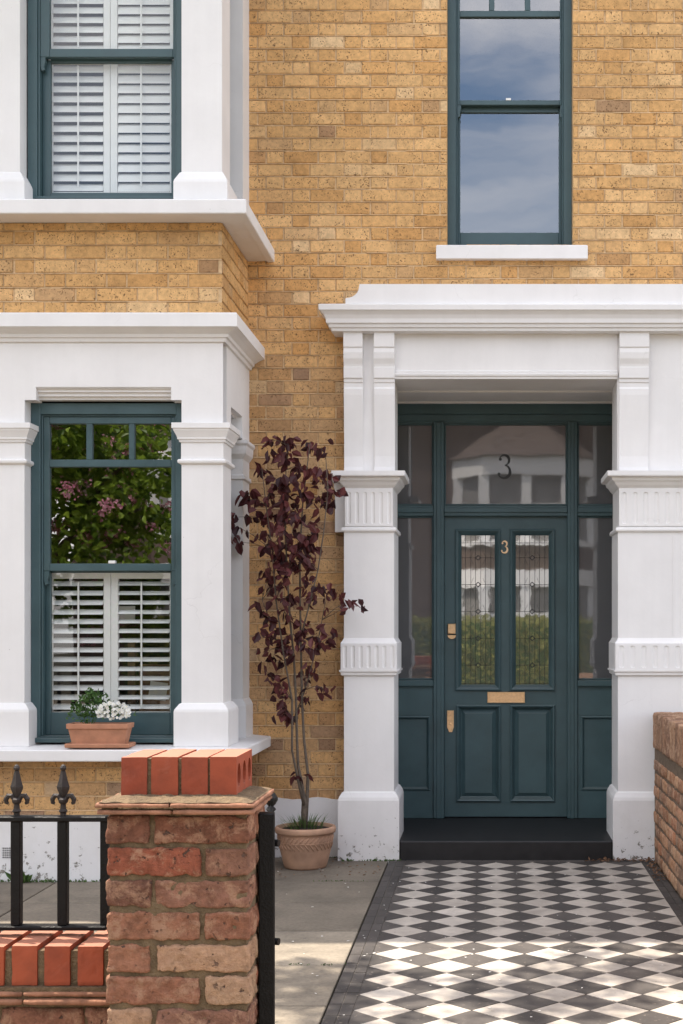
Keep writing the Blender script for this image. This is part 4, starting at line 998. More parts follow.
# hallway box behind the door
mb = MB(); mb.box(dx0, dx1, 9.4, 9.5, 0, 3.1); mb.build('hallway_wall', M['dark'], house)

# ------------------------------------------------------------------ gate pier
def gate_pier():
    t = thing('brick_gate_pier', 'old red brick gate pier with tile cap and four red bricks on top', 'gate pier', (-.733, 3.4, 0))
    x0, x1, y0, y1 = -.904, -.565, 3.23, 3.48
    mb = MB(); mb.box(x0 + .007, x1 - .007, y0 + .0065, y1 - .007, -.03, .94, 1)
    zt = .937; k = 0; cw = .0765
    while zt - (k + 1) * cw > -.08:
        b = zt - k * cw - .004; a = b - cw + .013; w = x1 - x0; j = .011; h = .105; dk = ru(0, .5) if rnd() < .4 else 0
        if k % 2 == 0: spl = [(x0, x0 + h), (x0 + h + j, x1)]
        else: spl = [(x0, x1 - h - j), (x1 - h, x1)]
        for (p, q) in spl:
            rough_brick(mb, p + ru(-.002, .003), q + ru(-.003, .002), y0 + ru(-.003, .003), y0 + .11, a - .001, b + ru(-.001, .002), 0, rc(dk if rnd() < .6 else ru(0, .4)), seed=k * 7 + p * 3, res=.0055, amp=.0052, rr=.0045)
        for (p, q) in ([(y0 + .125, y1)] if k % 2 == 0 else [(y0 + .12, y0 + .22), (y0 + .232, y1)]):
            rough_brick(mb, x1 - .1, x1 + ru(-.002, .002), p, q, a, b, 0, rc(dk), seed=k * 5 + 40, res=.02); rough_brick(mb, x0, x0 + .1, p, q, a, b, 0, rc(dk), seed=k * 5 + 90, res=.03)
        k += 1
    mb.build('shaft', [M['pier_brick'], M['pier_mortar']], t, smooth=True)
    cx0, cx1, cy0, cy1 = X(96, 3.19), X(254, 3.19), 3.19, 3.49
    for (za, zb, o) in ((.941, .953, .0), (.957, .969, .003)):
        mb = MB(); x = cx0 - o; 
        while x < cx1 - .01:
            e = min(x + .165 + ru(0, .02), cx1 + o)
            if cx1 + o - e < .05: e = cx1 + o
            rough_brick(mb, x, e - .002, cy0 - o + ru(0, .003), cy1, za, zb, 0, rc(), amp=.0022, rr=.004, res=.02, seed=x * 9 + za); x = e
        mb.build('creasing_tile', M['creasing'], t, smooth=True)
    mb = MB(); mb.box(cx0 + .01, cx1 - .008, cy0 + .012, cy1 - .01, .952, .958)
    # mortar weathering sloped up to the bricks
    N = 22; vs = []; fs = []
    for i in range(N + 1):
        for j in range(N + 1):
            u, v = i / N, j / N; px, py = cx0 + .004 + (cx1 - cx0 - .008) * u, cy0 + .004 + (cy1 - cy0 - .008) * v
            ed = min((px - cx0) / .05, (cx1 - px) / .05, (py - cy0) / .05, (cy1 - py) / .05, 1)
            vs.append((px, py, .968 + .014 * max(0, ed) ** .8 + .0035 * mnoise.noise(Vector((px * 45, py * 45, 0)))))
    for i in range(N):
        for j in range(N): a = i * (N + 1) + j; fs.append((a, a + N + 1, a + N + 2, a + 1))
    mb.mesh(vs, fs); mb.build('mortar_bed', M['pier_mortar'], t, smooth=True)
    # four smooth bricks on edge, the end one showing its three perforations
    ya, yb = 3.252, 3.467; zb_, zt_ = .978, 1.072
    xs = [(120.7, 147), (150.8, 178), (181.2, 207.8), (210, 236.4)]
    for i, (a, b) in enumerate(xs):
        xa, xb = X(a, ya), X(b, ya); dz = ru(-.001, .001); mb = MB(); c = rc(); ang = ru(-.008, .008)
        if i < 3: rough_brick(mb, xa, xb, ya, yb, zb_, zt_ + dz, col=c, amp=.0011, rr=.0022, res=.010, seed=i * 3 + 2)
        else:
            # outer cheek with three round-ended perforations
            dz = 0; mb.box(xa, xb - .022, ya, yb, zb_, zt_, c=c)
            n = 3; w = (yb - ya) / n; zc = (zb_ + zt_) / 2
            for q in range(n):
                p0, p1 = ya + q * w, ya + (q + 1) * w; yc = (p0 + p1) / 2 ; ry, rz = .021, .029; K = 16
                lp_ = [(yc + ry * math.cos(2 * math.pi * k / K), zc + rz * math.sin(2 * math.pi * k / K)) for k in range(K)]
                sq = []
                for k in range(K):
                    cxx, s = math.cos(2 * math.pi * k / K), math.sin(2 * math.pi * k / K); f = 1 / max(abs(cxx), abs(s)); sq.append((yc + cxx * f * (w / 2), zc + s * f * (zt_ - zb_) / 2))
                for k in range(K):
                    k2 = (k + 1) % K
                    mb.poly([(xb, *sq[k]), (xb, *sq[k2]), (xb, *lp_[k2]), (xb, *lp_[k])], c=c)
                    mb.poly([(xb, *lp_[k]), (xb, *lp_[k2]), (xb - .0215, *lp_[k2]), (xb - .0215, *lp_[k])], c=c)
            e = .0
            mb.poly([(xb - .022, ya, zb_), (xb, ya, zb_), (xb, ya, zt_), (xb - .022, ya, zt_)], c=c); mb.poly([(xb - .022, yb, zb_), (xb, yb, zb_), (xb, yb, zt_), (xb - .022, yb, zt_)], c=c)
            mb.poly([(xb - .022, ya, zt_), (xb, ya, zt_), (xb, yb, zt_), (xb - .022, yb, zt_)], c=c)
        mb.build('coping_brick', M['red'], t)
    mb = MB()
    for (a, b), (a2, b2) in zip(xs, xs[1:]): mb.box(X(b, ya) - .001, X(a2, ya) + .001, ya + .006, yb - .006, zb_ - .01, zt_ - .005)
    mb.build('coping_mortar', M['pier_mortar'], t)
gate_pier()

# ------------------------------------------------------------------ low front wall with red coping and railing
LWX = -.906
def low_wall():
    t = thing('low_front_wall', 'low brick garden wall with red brick on edge coping left of the gate pier', 'garden wall', (-2.4, 3.53, 0))
    y0, y1 = 3.425, 3.64
    mb = MB(); mb.box(-4.2, LWX, y0 + .012, y1, -.03, .432, 1)
    zt = .430; k = 0
    while zt - (k + 1) * .077 > -.08:
        a, b = zt - (k + 1) * .077 + .006, zt - k * .077 - .005; x = LWX - (0 if k % 2 else .11)
        if k % 2 == 0: rough_brick(mb, LWX - .105, LWX - .002, y0, y0 + .1, a, b, 0, rc(ru(0, .5)), seed=k)
        n = 0
        while x > -4.2:
            w = .215 if n % 2 == 0 else .103; 
            if x - w > -4.3: rough_brick(mb, x - w, x - .011 * 0 - .0, y0 + ru(-.002, .002), y0 + .1, a, b, 0, rc(ru(0, .6)), seed=k * 11 + n, res=.02 if x > -1.6 else .05)
            x -= w + .011; n += 1
        k += 1
    mb.build('masonry', [M['pier_brick'], M['pier_mortar']], t, smooth=True)
    mb = MB(); x = LWX - .004
    while x > -4.2: rough_brick(mb, x - .25, x, y0 - .028 + ru(-.002, .002), y1 + .02, .437, .452, 0, rc(), amp=.002, rr=.005, res=.03 if x > -1.6 else .08, seed=x); x -= .252
    x = LWX - .006
    while x > -4.2: rough_brick(mb, x - .25, x, y0 - .022, y1 + .018, .456, .469, 0, rc(), amp=.002, rr=.005, res=.03 if x > -1.6 else .08, seed=x + 5); x -= .252
    mb.build('creasing_tile', M['creasing'], t, smooth=True)
    mb = MB(); mb.box(-4.2, LWX - .002, y0 - .012, y1 + .01, .430, .478); 
    x = -.952
    mb.box(-4.2, LWX - .004, y0 + .008, y1 - .006, .478, .566); mb.build('mortar_bed', M['pier_mortar'], t)
    src = None; xx = X(103, y0) - .0325; n = 0
    while xx > -4.15:
        if n < 6:
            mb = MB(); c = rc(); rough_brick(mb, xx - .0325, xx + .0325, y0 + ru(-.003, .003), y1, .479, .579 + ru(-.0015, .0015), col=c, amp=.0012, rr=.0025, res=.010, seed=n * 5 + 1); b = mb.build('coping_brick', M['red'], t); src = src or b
        else:
            b = src.copy(); C.objects.link(b); b.location.x = xx - WORLD[t.name].x
        xx -= .0831; n += 1
    return t
low_wall()

def railing():
    t = thing('iron_railing', 'black iron railing with spearhead finials on low front wall', 'railing', (-2.4, 3.55, .58))
    yc = 3.55; xb = [X(16.8, yc), X(63.2, yc)]
    mb = MB(); mb.box(-4.15, X(108, yc), yc - .019, yc + .019, Z(821, yc), Z(815.6, yc), bev=.003); mb.build('top_rail', M['iron'], t)
    mb = MB(); mb.box(-4.15, X(108, yc), yc - .019, yc + .019, .594, .606, bev=.003); mb.build('bottom_rail', M['iron'], t)
    def finial(x):
        mb = MB(); z = Z(815.6, yc)
        mb.lathe(x, yc, [(.008, z - .001), (.008, z + .008), (.012, z + .012), (.008, z + .018), (.007, z + .030), (.012, z + .035), (.013, z + .042), (.009, z + .047)], 10)
        # spear blade
        zb = z + .045; rows = [(.006, 0), (.010, .010), (.016, .024), (.017, .030), (.012, .046), (.008, .064), (.006, .072)]
        vs = []; fs = []
        for r, h in rows: vs += [(x - r, yc, zb + h), (x, yc - r * .55, zb + h), (x + r, yc, zb + h), (x, yc + r * .55, zb + h)]
        for i in range(len(rows) - 1):
            for k in range(4): a = i * 4 + k; b = i * 4 + (k + 1) % 4; fs.append((a, b, b + 4, a + 4))
        fs += [(0, 1, 2, 3)]; mb.mesh(vs, fs)
        mb.lathe(x, yc, [(.003, zb + .071), (.0075, zb + .075), (.0085, zb + .080), (.0055, zb + .086), (.001, zb + .089)], 8)
        for sx in (-1, 1):   # curled side leaves
            mb.tube([(x + sx * .006, yc, z + .040), (x + sx * .013, yc, z + .052), (x + sx * .022, yc, z + .052), (x + sx * .028, yc, z + .043), (x + sx * .027, yc, z + .034), (x + sx * .022, yc, z + .032)], [.006, .0065, .007, .0065, .0055, .004], 7)
        return mb
    def bar(x, first):
        mb = MB(); h = .0125
        mb.box(x - h, x + h, yc - h, yc + h, .606, Z(820.9, yc), bev=.002); b = mb.build('bar', M['iron'], t); f = finial(x).build('finial', M['rustiron'], b, smooth=False)
        return b
    pitch = xb[1] - xb[0]; x = xb[1]; src = bar(x, True); bar(xb[0], True); x = xb[0] - pitch
    while x > -4.1:
        b = src.copy(); C.objects.link(b); b.location.x = x - WORLD[t.name].x
        for ch in src.children: c = ch.copy(); C.objects.link(c); c.parent = b
        x -= pitch
    mb = MB(); xe = X(105.2, yc); mb.box(xe - .011, xe + .011, yc - .008, yc + .008, .594, Z(816, yc)); mb.build('end_bar', M['iron'], t)
    # thin wire clipped on the rail
railing()

def gate():
    hx, hy = -.549, 3.385; fx, fy = -.665, 4.19
    t = thing('iron_gate', 'black iron gate folded back open, edge on beside the gate pier', 'gate', (hx, hy, 0))
    d = Vector((fx - hx, fy - hy, 0)); ln = d.length; d.normalize(); n = Vector((d.y, -d.x, 0)); o = Vector((hx, hy, 0))
    def xf(p): return o + d * p.x + n * p.y + Vector((0, 0, p.z))
    mb = MB(); mb.box(-.02, .02, -.019, .021, .03, Z(812.5, hy), xf=xf, bev=.003); mb.build('hinge_stile', M['iron'], t)
    mb = MB(); mb.box(ln - .015, ln + .015, -.012, .012, .05, .80, xf=xf, bev=.003)
    e = xf(Vector((ln, 0, 0)))
    mb.lathe(e.x, e.y, [(.010, .80), (.010, .815), (.016, .822), (.008, .832), (.014, .838), (.021, .85), (.021, .858), (.014, .87), (.003, .876)], 12); mb.build('latch_stile', M['iron'], t)
    for z in (.10, .50, .76):
        mb = MB(); mb.box(.02, ln - .015, -.007, .007, z, z + .03, xf=xf, bev=.002); mb.build('rail', M['iron'], t)
    k = .10
    while k < ln - .05:
        mb = MB(); a = xf(Vector((k, 0, 0))); mb.tube([(a.x, a.y, .12), (a.x, a.y, .80)], .006, 8); mb.lathe(a.x, a.y, [(.006, .80), (.012, .81), (.012, .82), (.001, .845)], 8); mb.build('bar', M['iron'], t); k += .105
    for z in (.22, .60, .845):
        mb = MB(); q = xf(Vector((0, .02, z))); mb.tube([(q.x - .002, q.y, z), (q.x + .012, q.y - .004, z)], .009, 10); mb.build('hinge_bolt', M['iron'], t)
gate()

# ------------------------------------------------------------------ boundary wall on the right
def side_wall():
    t = thing('brick_boundary_wall', 'low weathered brick boundary wall running along the right of the tiled path', 'garden wall', (1.1, 5.7, 0))
    xw = .985; y0, y1 = 3.3, 8.062; mb = MB()
    mb.box(xw + .008, xw + .225, y0, y1, -.03, .868, 1)
    fn = lambda u, z, d: (xw + .008 - d, u, z)
    # worn bricks, headers and stretchers
    k = 0; c = .0765
    while (k + 1) * c < .665:
        a, b = k * c + .006, (k + 1) * c - .006; y = y1 - (0 if k % 2 else .06); n = 0
        while y > y0 + .05:
            w = .215 if n % 2 == 0 else .103; lo = max(y - w, y0)
            near = y > 6.2
            rough_brick(mb, xw + ru(-.003, .004), xw + .07, lo, y - .0, a + ru(-.001, .001), b, 0, rc(ru(.3, .9) if rnd() < .3 else 0), seed=k * 13 + n, res=.018 if near else .05, amp=.005, rr=.009)
            y -= w + .012; n += 1
        k += 1
    y = y1
    while y > y0 + .06:    # soldier course on top
        rough_brick(mb, xw - .004 + ru(-.003, .003), xw + .222, y - .064, y, .672, .885 + ru(-.006, .006), 0, rc(ru(.3, .8)), seed=y * 3, res=.022 if y > 6.2 else .06, amp=.005, rr=.010); y -= .073
    mb.build('masonry', [M['side_brick'], M['side_mortar']], t, smooth=True)
side_wall()

# ------------------------------------------------------------------ potted purple tree
def hang(mb, c, n, spread, ln, wd, col=(0, 1), droop=.8, m=0):
    for _ in range(n):
        p = Vector(c) + Vector((random.gauss(0, 1) * spread, random.gauss(0, 1) * spread, random.gauss(0, 1) * spread))
        d = Vector((ru(-1, 1), ru(-1, 1), ru(-1, .35) - droop * .6)); l = ln * ru(.65, 1.2)
        mb.leaf(p, d, Vector((ru(-1, 1), ru(-1, 1), ru(-.2, 1))), l, wd * ru(.7, 1.2), m, (ru(*col), rnd(), 0), ru(.1, .35))
def potted_tree():
    cx, cy = X(305.5, 7.86), 7.86; random.seed(21)
    t = thing('potted_tree', 'slender purple leaved tree in a carved terracotta pot against the brick wall', 'potted tree', (cx, cy, 0))
    prof = [(.0, .001), (.118, .001), (.124, .012), (.134, .05), (.146, .10), (.152, .135), (.153, .14), (.156, .142), (.156, .15), (.158, .175), (.160, .195), (.163, .2), (.172, .203), (.175, .212), (.175, .228), (.171, .236), (.160, .238), (.152, .232), (.15, .215), (.0, .21)]
    mb = MB(); mb.lathe(cx, cy, prof, 48, cap=False)
    pot = mb.build('pot', M['terracotta_pale'], t, smooth=True)
    # two bands of incised leaf strokes
    mb = MB()
    def rad(z):
        for (r0, z0), (r1, z1) in zip(prof, prof[1:]):
            if z0 <= z <= z1 and z1 > z0: return r0 + (r1 - r0) * (z - z0) / (z1 - z0)
        return .15
    for sgn, z0, z1 in ((1, .155, .192), (-1, .112, .150)):
        for k in range(34):
            a0 = 2 * math.pi * k / 34; pts = []
            for i in range(5):
                f = i / 4; z = z0 + (z1 - z0) * f; a = a0 + sgn * .17 * f; r = rad(z) + .0006; pts.append((cx + r * math.cos(a), cy + r * math.sin(a), z))
            mb.tube(pts, [.0015, .0042, .005, .004, .0015], 5)
    for z in (.152, .196): mb.tube([(cx + (rad(z) + .001) * math.cos(2 * math.pi * k / 48), cy + (rad(z) + .001) * math.sin(2 * math.pi * k / 48), z) for k in range(49)], .0022, 5, caps=False)
    mb.build('pot_pattern', M['terracotta_pale'], pot, smooth=True)
    mb = MB(); mb.lathe(cx, cy, [(0, .235), (.05, .232), (.10, .226), (.152, .218)], 24, cap=False); mb.build('soil', M['soil'], t, smooth=True)
    # stems
    P = lambda px, py, dy=0: Vector((X(px, cy + dy), cy + dy, Z(py, cy + dy)))
    stems = [
        ([(305, 828), (304, 812), (304, 800), (302, 785), (298, 765), (297, 740), (296, 700), (294, 660), (290, 620), (287, 570), (285, 520), (286, 470), (287, 445)], [.019, .017, .013, .010, .008, .0075, .007, .0065, .006, .005, .004, .003, .002]),
        ([(305, 826), (307, 800), (308, 775), (304, 740), (302, 700), (301, 650), (300, 600), (300, 550), (303, 500), (308, 460), (310, 443)], [.015, .011, .0085, .0075, .007, .0065, .006, .005, .004, .003, .002]),
        ([(304, 805), (298, 780), (292, 750), (292, 700), (283, 650), (276, 600), (272, 550), (266, 505), (262, 470)], [.010, .0075, .0065, .006, .005, .0045, .0035, .003, .002]),
        ([(300, 640), (308, 610), (318, 570), (324, 530), (328, 490), (326, 460)], [.005, .0045, .004, .0035, .003, .002]),
        ([(294, 720), (305, 690), (316, 650), (322, 620)], [.005, .004, .003, .002]),
        ([(276, 640), (270, 620), (262, 600)], [.004, .003, .002])]
    mb = MB(); dyoff = [0, .04, -.05, -.06, .05, .02]; allp = []
    for (pts, rad_), o in zip(stems, dyoff):
        q = [P(x, y, o * min(1, (828 - y) / 120) + ru(-.006, .006)) for x, y in pts]; mb.tube(q, rad_, 8); allp += q
    # clusters (measured from the photograph of this tree), each hung on its twig
    cl = [(105, 50), (200, 60), (150, 75), (225, 65), (90, 120), (140, 95), (185, 110), (215, 125), (250, 135), (70, 185), (110, 170), (150, 165), (195, 165), (235, 180), (35, 220), (28, 236), (35, 275), (85, 215), (120, 215), (160, 210), (200, 215), (240, 195), (100, 255), (140, 255), (175, 265), (205, 260), (130, 300), (170, 300), (205, 300), (120, 330), (160, 330), (190, 320), (185, 355), (220, 375), (110, 350), (240, 390), (95, 430), (130, 420), (160, 400), (200, 400), (286, 408), (306, 418), (90, 490), (120, 470), (150, 480), (190, 460), (225, 470), (250, 485), (100, 520), (140, 510), (165, 520), (200, 510), (230, 500), (100, 560), (130, 545), (190, 550), (210, 560), (120, 600), (135, 590), (230, 600), (130, 630), (200, 620), (135, 655), (170, 655), (165, 800),
          (125, 140), (165, 135), (145, 190), (180, 190), (130, 235), (160, 240), (185, 235), (110, 290), (150, 285), (185, 285), (145, 310), (175, 320), (105, 455), (150, 440), (135, 500), (180, 490), (215, 515), (60, 180), (255, 175), (160, 60), (120, 75), (148, 350), (128, 370)]
    lf = MB()
    for (a, b) in cl:
        px, py = 220 + a / 2.225, 420 + b / 2.225; c = P(px, py, ru(-.16, .12))
        nr = min(allp, key=lambda q: (q - c).length + max(0, q.z - c.z) * 1.2)
        mid = (nr + c) / 2 + Vector((0, 0, .02)); mb.tube([nr, mid, c + Vector((0, 0, .01))], [.0025, .0018, .001], 5)
        n = 7 if py < 600 else 5
        if a < 50 or a > 270: n = 6
        if (a, b) == (165, 800): n = 3
        hang(lf, c + Vector((0, 0, .03)), n - 1, .024, .075, .043)
        for f in (.4, .7):
            if (a < 50 or a > 270) and f < .6: continue
            hang(lf, nr.lerp(c, f) + Vector((0, 0, .02)), 2, .012, .055, .032)
    mb.build('trunk', M['bark'], t, smooth=True); lf.build('foliage', M['plum'], t)
    g = MB()
    for _ in range(170):
        a = ru(0, 6.28); r0 = ru(0, .12); p = Vector((cx + r0 * math.cos(a), cy + r0 * math.sin(a), .225)); l = ru(.06, .13); d = Vector((math.cos(a) * ru(.2, 1), math.sin(a) * ru(.2, 1), ru(.5, 1.1))).normalized()
        q1 = p + d * l * .5; q2 = p + d * l + Vector((0, 0, -l * .15)); s_ = d.cross(Vector((0, 0, 1))).normalized() * .0022
        g.mesh([p - s_, p + s_, q1 + s_ * .8, q1 - s_ * .8, q2], [(0, 1, 2, 3), (3, 2, 4)], 0, (rnd(), 0, 0))
    g.build('grass_tuft', M['grass'], t)
potted_tree()

# ------------------------------------------------------------------ flower trough on the bay sill
def trough():
    random.seed(5); yc = 7.335; cx = X(100, yc); z0 = .739
    t = thing('flower_trough', 'terracotta trough of green plant and white flowers on the bay sill', 'flower trough', (cx, yc, z0))
    w = .165; mb = MB()
    ytf = 7.292
    mb.stack(cx - .148, cx + .148, 7.30, 7.385, [(.022, z0), (.024, z0 + .004), (.026, z0 + .018), (.022, z0 + .022), (.016, z0 + .018), (.0, z0 + .014)], B_=1); mb.build('saucer', M['terracotta'], t)
    zt = z0 + .128; mb = MB()
    mb.stack(cx - .14, cx + .14, 7.303, 7.382, [(0, z0 + .014), (.016, zt - .03), (.017, zt - .028), (.024, zt - .026), (.026, zt - .002), (.024, zt), (.015, zt), (.013, zt - .012), (-.02, zt - .012)], B_=1)
    mb.build('pot', M['terracotta'], t)
    mb = MB(); mb.box(cx - .145, cx + .145, 7.30, 7.385, zt - .02, zt - .010); mb.build('soil', M['soil'], t)
    g = MB()
    for (px, py, n) in ((80, 705, 40), (86, 700, 45), (92, 697, 40), (98, 702, 35), (76, 712, 30), (88, 712, 45), (98, 712, 35), (100, 696, 14), (92, 692, 22), (104, 705, 22), (83, 716, 30)):
        c = Vector((X(px, yc), yc + ru(-.02, .03), Z(py, yc)))
        g.tube([(X(88 + (px - 88) * .3, yc), yc, zt - .01), (c.x, c.y, c.z)], [.002, .0012], 5)
        for _ in range(n):
            p = c + Vector((random.gauss(0, .019), random.gauss(0, .02), random.gauss(0, .015))); g.leaf(p, Vector((ru(-1, 1), ru(-1, .4), ru(-.3, 1))), Vector((ru(-1, 1), -1, ru(0, 1))), ru(.016, .030), ru(.008, .014), 0, (rnd(), rnd(), 0))
    g.build('green_plant', M['dkgreen'], t)
    g = MB(); c0 = Vector((X(115, yc), yc, Z(711, yc)))
    for _ in range(230):
        p = c0 + Vector((random.gauss(0, .034), random.gauss(0, .025), random.gauss(0, .016))); g.leaf(p, Vector((ru(-1, 1), ru(-1, .4), ru(-.3, 1))), Vector((ru(-1, 1), -1, ru(0, 1))), ru(.014, .024), ru(.005, .009), 0, (rnd(), rnd(), 0))
    g.build('flower_leaves', M['dkgreen'], t)
    g = MB(); 
    for _ in range(125):
        u, v = ru(-1, 1), ru(-1, 1); 
        if u * u + v * v > 1: continue
        p = c0 + Vector((u * .094, -.038 + ru(-.02, .03) - .01 * (1 - u * u), .006 + v * .046 - abs(u) * .008)); n = Vector((ru(-.4, .4), -1, ru(0, .9))).normalized(); a = n.cross(Vector((0, 0, 1))).normalized(); b = n.cross(a); col = (rnd(), 0, 0); r = ru(.009, .013)
        for k in range(6):
            th = k * math.pi / 3 + ru(-.1, .1); d = a * math.cos(th) + b * math.sin(th); g.leaf(p, d + n * .25, n, r, r * .8, 0, col, .1)
        g.mesh([p + n * .002 + (a * math.cos(k) + b * math.sin(k)) * .0022 for k in (0, 1.57, 3.14, 4.71)], [(0, 1, 2, 3)], 1)
    g.build('white_flowers', [M['white_fl'], M['yellow_fl']], t)
trough()

# ------------------------------------------------------------------ weeds, moss, fallen leaves and petals
def weeds():
    random.seed(11); g = MB()
    def tuft(x, y, n, h, r):
        for _ in range(n):
            p = Vector((x + random.gauss(0, r), y + ru(-.01, .015), .0)); g.leaf(p, Vector((ru(-.8, .8), ru(-1, .2), ru(.3, 1.4))), Vector((0, -1, .3)), h * ru(.4, 1.1), h * ru(.25, .5), 0, (rnd(), rnd(), 0))
    x = -3.8
    while x < -1.5: tuft(x, 7.39, random.choice((2, 4, 8, 12)), .022, .02); x += .035
    for px in (20, 24): tuft(X(px, 7.38), 7.38, 6, .09, .01)
    for _ in range(12): tuft(ru(-1.0, -.82), 8.17, 3, .012, .02)
    for _ in range(16): tuft(X(ru(345, 398), 8.05), 8.055, 4, .02, .015)
    for (x0, x1, y) in ((-1.1, -.62, 5.57), (-1.0, -.65, 7.41)):
        for _ in range(14): tuft(ru(x0, x1), y, 3, .010, .02)
    tag(g.build('weeds', M['grass']), 'small weeds and moss growing along the wall foot and slab joints', 'weeds', kind='stuff')
    g = MB()
    for _ in range(130):
        x, y = (ru(.60, .98), 8.04 - abs(random.gauss(0, .03))) if rnd() < .65 else (ru(.93, .98), ru(7.4, 8.05))
        g.leaf(Vector((x, y, .006 + ru(0, .01))), Vector((ru(-1, 1), ru(-1, 1), ru(0, .4))), Vector((0, 0, 1)), ru(.012, .03), ru(.008, .018), 0, (rnd(), 0, 0))
    for _ in range(60): g.leaf(Vector((ru(-1.3, -.6), ru(7.5, 8.15), .004)), Vector((ru(-1, 1), ru(-1, 1), .1)), Vector((0, 0, 1)), ru(.01, .025), ru(.006, .014), 0, (rnd(), 0, 0))
    tag(g.build('fallen_leaves', M['debris']), 'dry brown leaves gathered at the foot of the porch and boundary wall', 'leaves', kind='stuff')
    g = MB()
    for _ in range(130):
        x, y = ru(-1.6, .98), ru(4.4, 8.1); g.leaf(Vector((x, y, .0062)), Vector((ru(-1, 1), ru(-1, 1), .05)), Vector((0, 0, 1)), ru(.006, .018), ru(.005, .012), 0, (rnd(), 0, 0), .05)
    tag(g.build('fallen_petals', M['white_fl']), 'pale fallen petals scattered over path and paving', 'petals', kind='stuff')
weeds()

# ------------------------------------------------------------------ what the windows mirror: cherry tree, hedge, house opposite
def crown(mb, c, r, n, ln, wd, m=0, squash=.8):
    for _ in range(n):
        v = Vector((random.gauss(0, 1), random.gauss(0, 1), random.gauss(0, 1))).normalized() * (rnd() ** .45)
        p = Vector(c) + Vector((v.x * r, v.y * r, v.z * r * squash))
        if mnoise.noise(p * 2.6) < -.12: continue
        mb.leaf(p, Vector((ru(-1, 1), ru(-1, 1), ru(-1, .6))), Vector((ru(-1, 1), ru(-1, 1), ru(0, 1))), ln * ru(.7, 1.2), wd * ru(.7, 1.2), m, (rnd(), rnd(), 0))
def cherry():
    random.seed(31); bx, by = -4.75, 1.35
    t = thing('cherry_tree', 'pink blossoming cherry tree mirrored in the ground floor bay window', 'tree', (bx, by, 0))
    mb = MB(); lf = MB(); fl = MB()
    mb.tube([(bx, by, -.05), (bx + .03, by, .6), (bx - .02, by + .03, 1.2), (bx + .02, by, 1.7)], [.13, .10, .09, .085], 10)
    ends = [(-3.2, 4.5, 3.1, .7), (-3.0, 4.0, 2.3, .6), (-4.0, 4.8, 3.0, .8), (-4.9, 4.3, 2.9, .8), (-3.7, 3.3, 3.3, .8), (-4.5, 3.1, 3.4, .8), (-3.5, 4.6, 3.6, .6), (-4.3, 4.2, 3.8, .8), (-2.7, 4.8, 2.7, .5), (-3.6, 4.9, 2.2, .5), (-2.8, 4.7, 1.9, .5), (-3.3, 4.9, 1.5, .5), (-2.9, 4.4, 1.3, .4), (-3.4, 4.5, 2.6, .6), (-2.6, 4.9, 2.2, .35), (-4.6, 4.6, 2.0, .6), (-4.9, 5.0, 1.5, .5)]
    ends = [(x - .65, y - 2.6, .3 + z * 1.0, r * 1.12) for x, y, z, r in ends]
    for (x, y, z, r) in ends:
        q = Vector((x, y, z)); a = Vector((bx + .02, by, 1.65)); m_ = a.lerp(q, .5) + Vector((ru(-.1, .1), ru(-.1, .1), .15)); mb.tube([a, m_, q], [.05, .03, .012], 7)
        crown(lf, q, r, int(1300 * r), .10, .058)
        for _ in range(int(24 * r)):
            c = q + Vector((random.gauss(0, r * .5), random.gauss(0, r * .5), random.gauss(0, r * .4)))
            if mnoise.noise(c * 1.7) > -.25: crown(fl, c, .10, 55, .035, .03)
    mb.build('trunk', M['bark'], t, smooth=True); lf.build('crown', M['green'], t); fl.build('blossom', M['pink'], t)
cherry()
def garden_tree():
    random.seed(77); bx, by = -6.3, 6.0
    t = thing('garden_tree', 'tall thin garden tree left of the bay that dapples the path with shade', 'tree', (bx, by, 0))
    mb = MB(); lf = MB(); mb.tube([(bx, by, -.05), (bx + .05, by, 2), (bx + .1, by + .05, 4.2)], [.12, .10, .07], 10)
    for (x, y, z, r) in ((-3.0, 6.35, 6.0, .5), (-3.3, 6.6, 5.7, .42), (-2.7, 6.6, 6.3, .45), (-2.05, 6.95, 6.0, .4), (-4.4, 6.3, 6.2, .8), (-5.6, 5.9, 6.6, .9), (-6.6, 6.2, 6.0, 1.0), (-6.9, 5.6, 5.0, .8), (-3.6, 6.1, 6.5, .5)):
        q = Vector((x, y, z)); a = Vector((bx + .1, by + .05, 4.15)); m_ = a.lerp(q, .5) + Vector((0, 0, .45)); mb.tube([a, m_, q], [.04, .022, .006], 6); crown(lf, q, r, int((1150 if x > -3.5 else 520) * r), .095, .055)
    mb.build('trunk', M['bark'], t, smooth=True); lf.build('crown', M['green'], t)
garden_tree()
def hedge():
    random.seed(41); t = thing('clipped_hedge', 'clipped green hedge across the street, mirrored in the door glass', 'hedge', (0, -11.4, 0))
    mb = MB(); mb.box(-7, 7, -11.65, -11.1, 0, 1.5); b = mb.build('hedge_core', M['dkgreen'], t)
    lf = MB()
    for _ in range(9000):
        if rnd() < .75: p = Vector((ru(-7, 7), -11.05 + ru(-.05, .06), ru(0, 1.58)))
        else: p = Vector((ru(-7, 7), ru(-11.7, -11.05), 1.53 + ru(-.04, .08)))
        lf.leaf(p, Vector((ru(-1, 1), ru(-.3, 1), ru(-1, 1))), Vector((0, 1, ru(0, 1))), ru(.06, .11), ru(.04, .06), 0, (rnd(), rnd(), 0))
    lf.build('hedge_leaves', M['hedge'], t)
hedge()
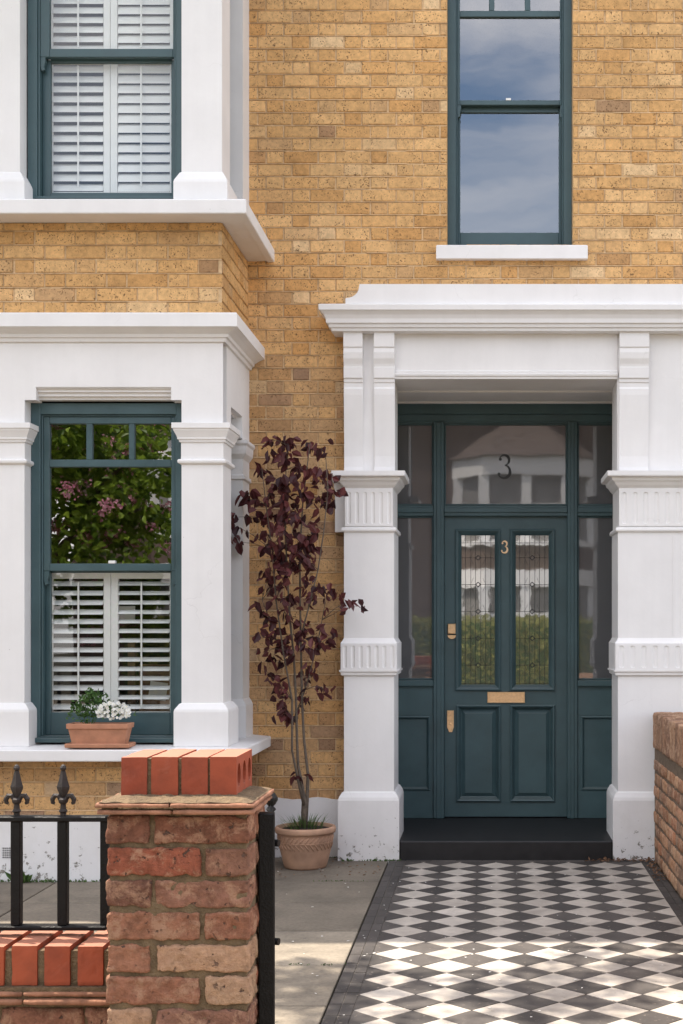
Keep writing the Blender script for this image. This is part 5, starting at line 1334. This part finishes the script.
def opposite():
    yo = -14.5; t = thing('opposite_house', 'brick house across the street with white bay, mirrored in the porch glass', 'house', (0, yo, 0))
    mb = MB(); mb.box(-9, 10, yo - 7, yo, 0, 7); mb.build('wall', M['far_brick'], t)
    mb = MB(); mb.mesh([(-9.3, yo + .4, 6.9), (10.3, yo + .4, 6.9), (10.3, yo - 3.5, 9.2), (-9.3, yo - 3.5, 9.2)], [(0, 1, 2, 3)]); mb.mesh([(-9.3, yo - 7.2, 6.9), (10.3, yo - 7.2, 6.9), (10.3, yo - 3.5, 9.2), (-9.3, yo - 3.5, 9.2)], [(0, 1, 2, 3)]); mb.build('roof', M['roof'], t)
    for cx in (.9, -5.6, 6.9):
        def cant(z0, z1, o=0, nm='bay_band', mat='stucco'):
            mb = MB(); w = 1.7 + o; d = 1.0 + o; pts = [(cx - w, yo), (cx - w + .75, yo + d), (cx + w - .75, yo + d), (cx + w, yo)]
            vs = [(*p, z0) for p in pts] + [(*p, z1) for p in pts]; mb.mesh(vs, [(0, 1, 2, 3), (4, 5, 6, 7), (0, 1, 5, 4), (1, 2, 6, 5), (2, 3, 7, 6)]); return mb.build(nm, M[mat], t)
        cant(0, .8, nm='bay_wall', mat='far_brick'); cant(.8, .95, .06); cant(.95, 2.35, -.12, 'window', 'curtain'); cant(2.35, 2.75, .02); cant(2.75, 3.3, 0, 'bay_wall', 'far_brick'); cant(3.3, 3.42, .05); cant(3.42, 4.95, -.12, 'window', 'curtain'); cant(4.95, 5.4, .04)
        mb = MB()
        for z0, z1 in ((.95, 2.35), (3.42, 4.95)):
            for px, py in ((cx - 1.6, yo + .05), (cx - .97, yo + .92), (cx + .97, yo + .92), (cx + 1.6, yo + .05), (cx, yo + .92)):
                mb.box(px - .12, px + .12, py - .1, py + .08, z0, z1)
            mb.box(cx - .9, cx + .9, yo + .86, yo + .93, (z0 + z1) / 2, (z0 + z1) / 2 + .08)
        mb.build('bay_pillars', M['stucco'], t)
        mb = MB(); w = 1.85; pts = [(cx - w, yo), (cx - w + .8, yo + 1.15), (cx + w - .8, yo + 1.15), (cx + w, yo)]; mb.mesh([(*p, 5.4) for p in pts] + [(cx - .3, yo, 6.5), (cx + .3, yo, 6.5)], [(0, 1, 4), (1, 2, 5, 4), (2, 3, 5), (0, 1, 2, 3)]); mb.build('bay_roof', M['roof'], t)
opposite()
